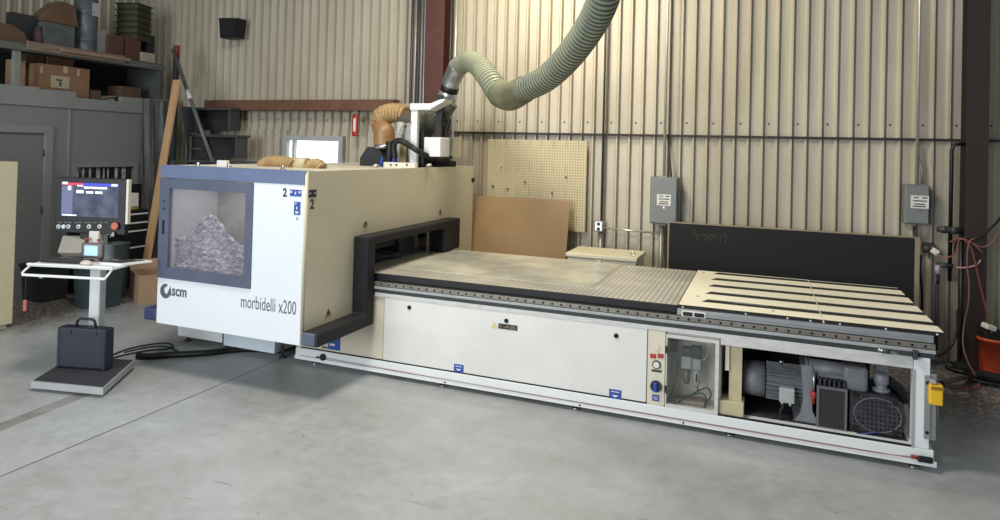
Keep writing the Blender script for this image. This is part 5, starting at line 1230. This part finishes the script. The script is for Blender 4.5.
# bucket
qb = at(996, 340, 'y', 8.27)
BK = thing('orange_bucket', 'orange bucket with junk on top at the right edge', 'bucket', (qb.x, qb.y+.08, 0))
bc = (qb.x, qb.y+.08)
MB().lathe((bc[0], bc[1], 0), [(.11, 0), (.145, .36), (.155, .36), (.155, .39), (.14, .39), (.10, .02)], 'z', 26, close=False).build('bucket_body', orange, BK)
MB().lathe((bc[0], bc[1], .24), [(.03, 0), (.125, 0), (.125, .01), (.03, .01)], 'z', 22).build('bucket_fill', dirt, BK)
tag(MB().box((bc[0]-.1, bc[1]-.07, .26), (bc[0]+.09, bc[1]+.08, .47), .04, 3).build('work_glove_heap', blackm), 'black lump sitting in the orange bucket', 'rag')
tag(MB().box((bc[0]-.11, bc[1]-.1, .475), (bc[0]-.0, bc[1]+.0, .53), .015, 3, rot=Euler((.1, .3, .4)).to_matrix()).build('white_plug', paper), 'white plug lying on top of the black lump in the bucket', 'plug')
tag(MB().box((qb.x-.36, qb.y-.05, 0), (qb.x-.2, qb.y+.12, .1), .04, 3).build('black_bag', blackm), 'small black bag on the floor left of the orange bucket', 'bag')

# ================================================================== LIGHT
def area(name, loc, target, size, power, col, sy_=None):
    l = bpy.data.lights.new(name, 'AREA'); l.energy = power; l.color = col; l.size = size
    if sy_: l.shape = 'RECTANGLE'; l.size_y = sy_
    o = bpy.data.objects.new(name, l); C.objects.link(o); o.location = loc
    o.rotation_euler = (Vector(target)-Vector(loc)).to_track_quat('-Z', 'Y').to_euler(); return o
area('dock_door_daylight', (-5.6, -4.2, 2.9), (-3.9, 5.0, .3), 5.2, 690, (.88, .95, 1.0), 4.2)
area('high_bay_lamp', (-2.7, 6.9, 5.2), (-1.6, 8.7, 2.6), .5, 105, (1.0, .88, .63))
area('high_bay_lamp', (-3.0, 3.2, 6.2), (-2.0, 5.0, .3), 1.4, 270, (1.0, .95, .86))
cl_ = bpy.data.lights.new('cab_work_lamp', 'AREA'); cl_.energy = 5; cl_.size = .5; cl_.color = (.95, .95, 1)  # added fill light, so the dark cab interior shows
o = bpy.data.objects.new('cab_work_lamp', cl_); C.objects.link(o); o.location = (-4.7, 4.95, 1.88); 
w = bpy.data.worlds.new('World'); bpy.context.scene.world = w; w.use_nodes = True
w.node_tree.nodes['Background'].inputs[0].default_value = (.80, .88, 1.0, 1); w.node_tree.nodes['Background'].inputs[1].default_value = .31

# ================================================================== CAMERA
cam = bpy.data.cameras.new('camera'); co = bpy.data.objects.new('camera', cam); C.objects.link(co)
bpy.context.scene.camera = co
cam.sensor_width = 36; cam.sensor_fit = 'HORIZONTAL'; cam.lens = 36*F/1000
cam.shift_x = (500-CX)/1000; cam.shift_y = (CY-260)/1000
fwd = ray(CX, CY).normalized()
right = (ray(CX+100, CY)-ray(CX, CY)).normalized(); up = right.cross(fwd).normalized()
M = Matrix((right, up, -fwd)).transposed().to_4x4(); M.translation = Vector((0, 0, H)); co.matrix_world = M
cam.clip_start = .05; cam.clip_end = 100
sc = bpy.context.scene
sc.view_settings.view_transform = 'Standard'; sc.view_settings.look = 'None'; sc.view_settings.gamma = 1; sc.view_settings.use_curve_mapping = False
sc.view_settings.exposure = 0.0
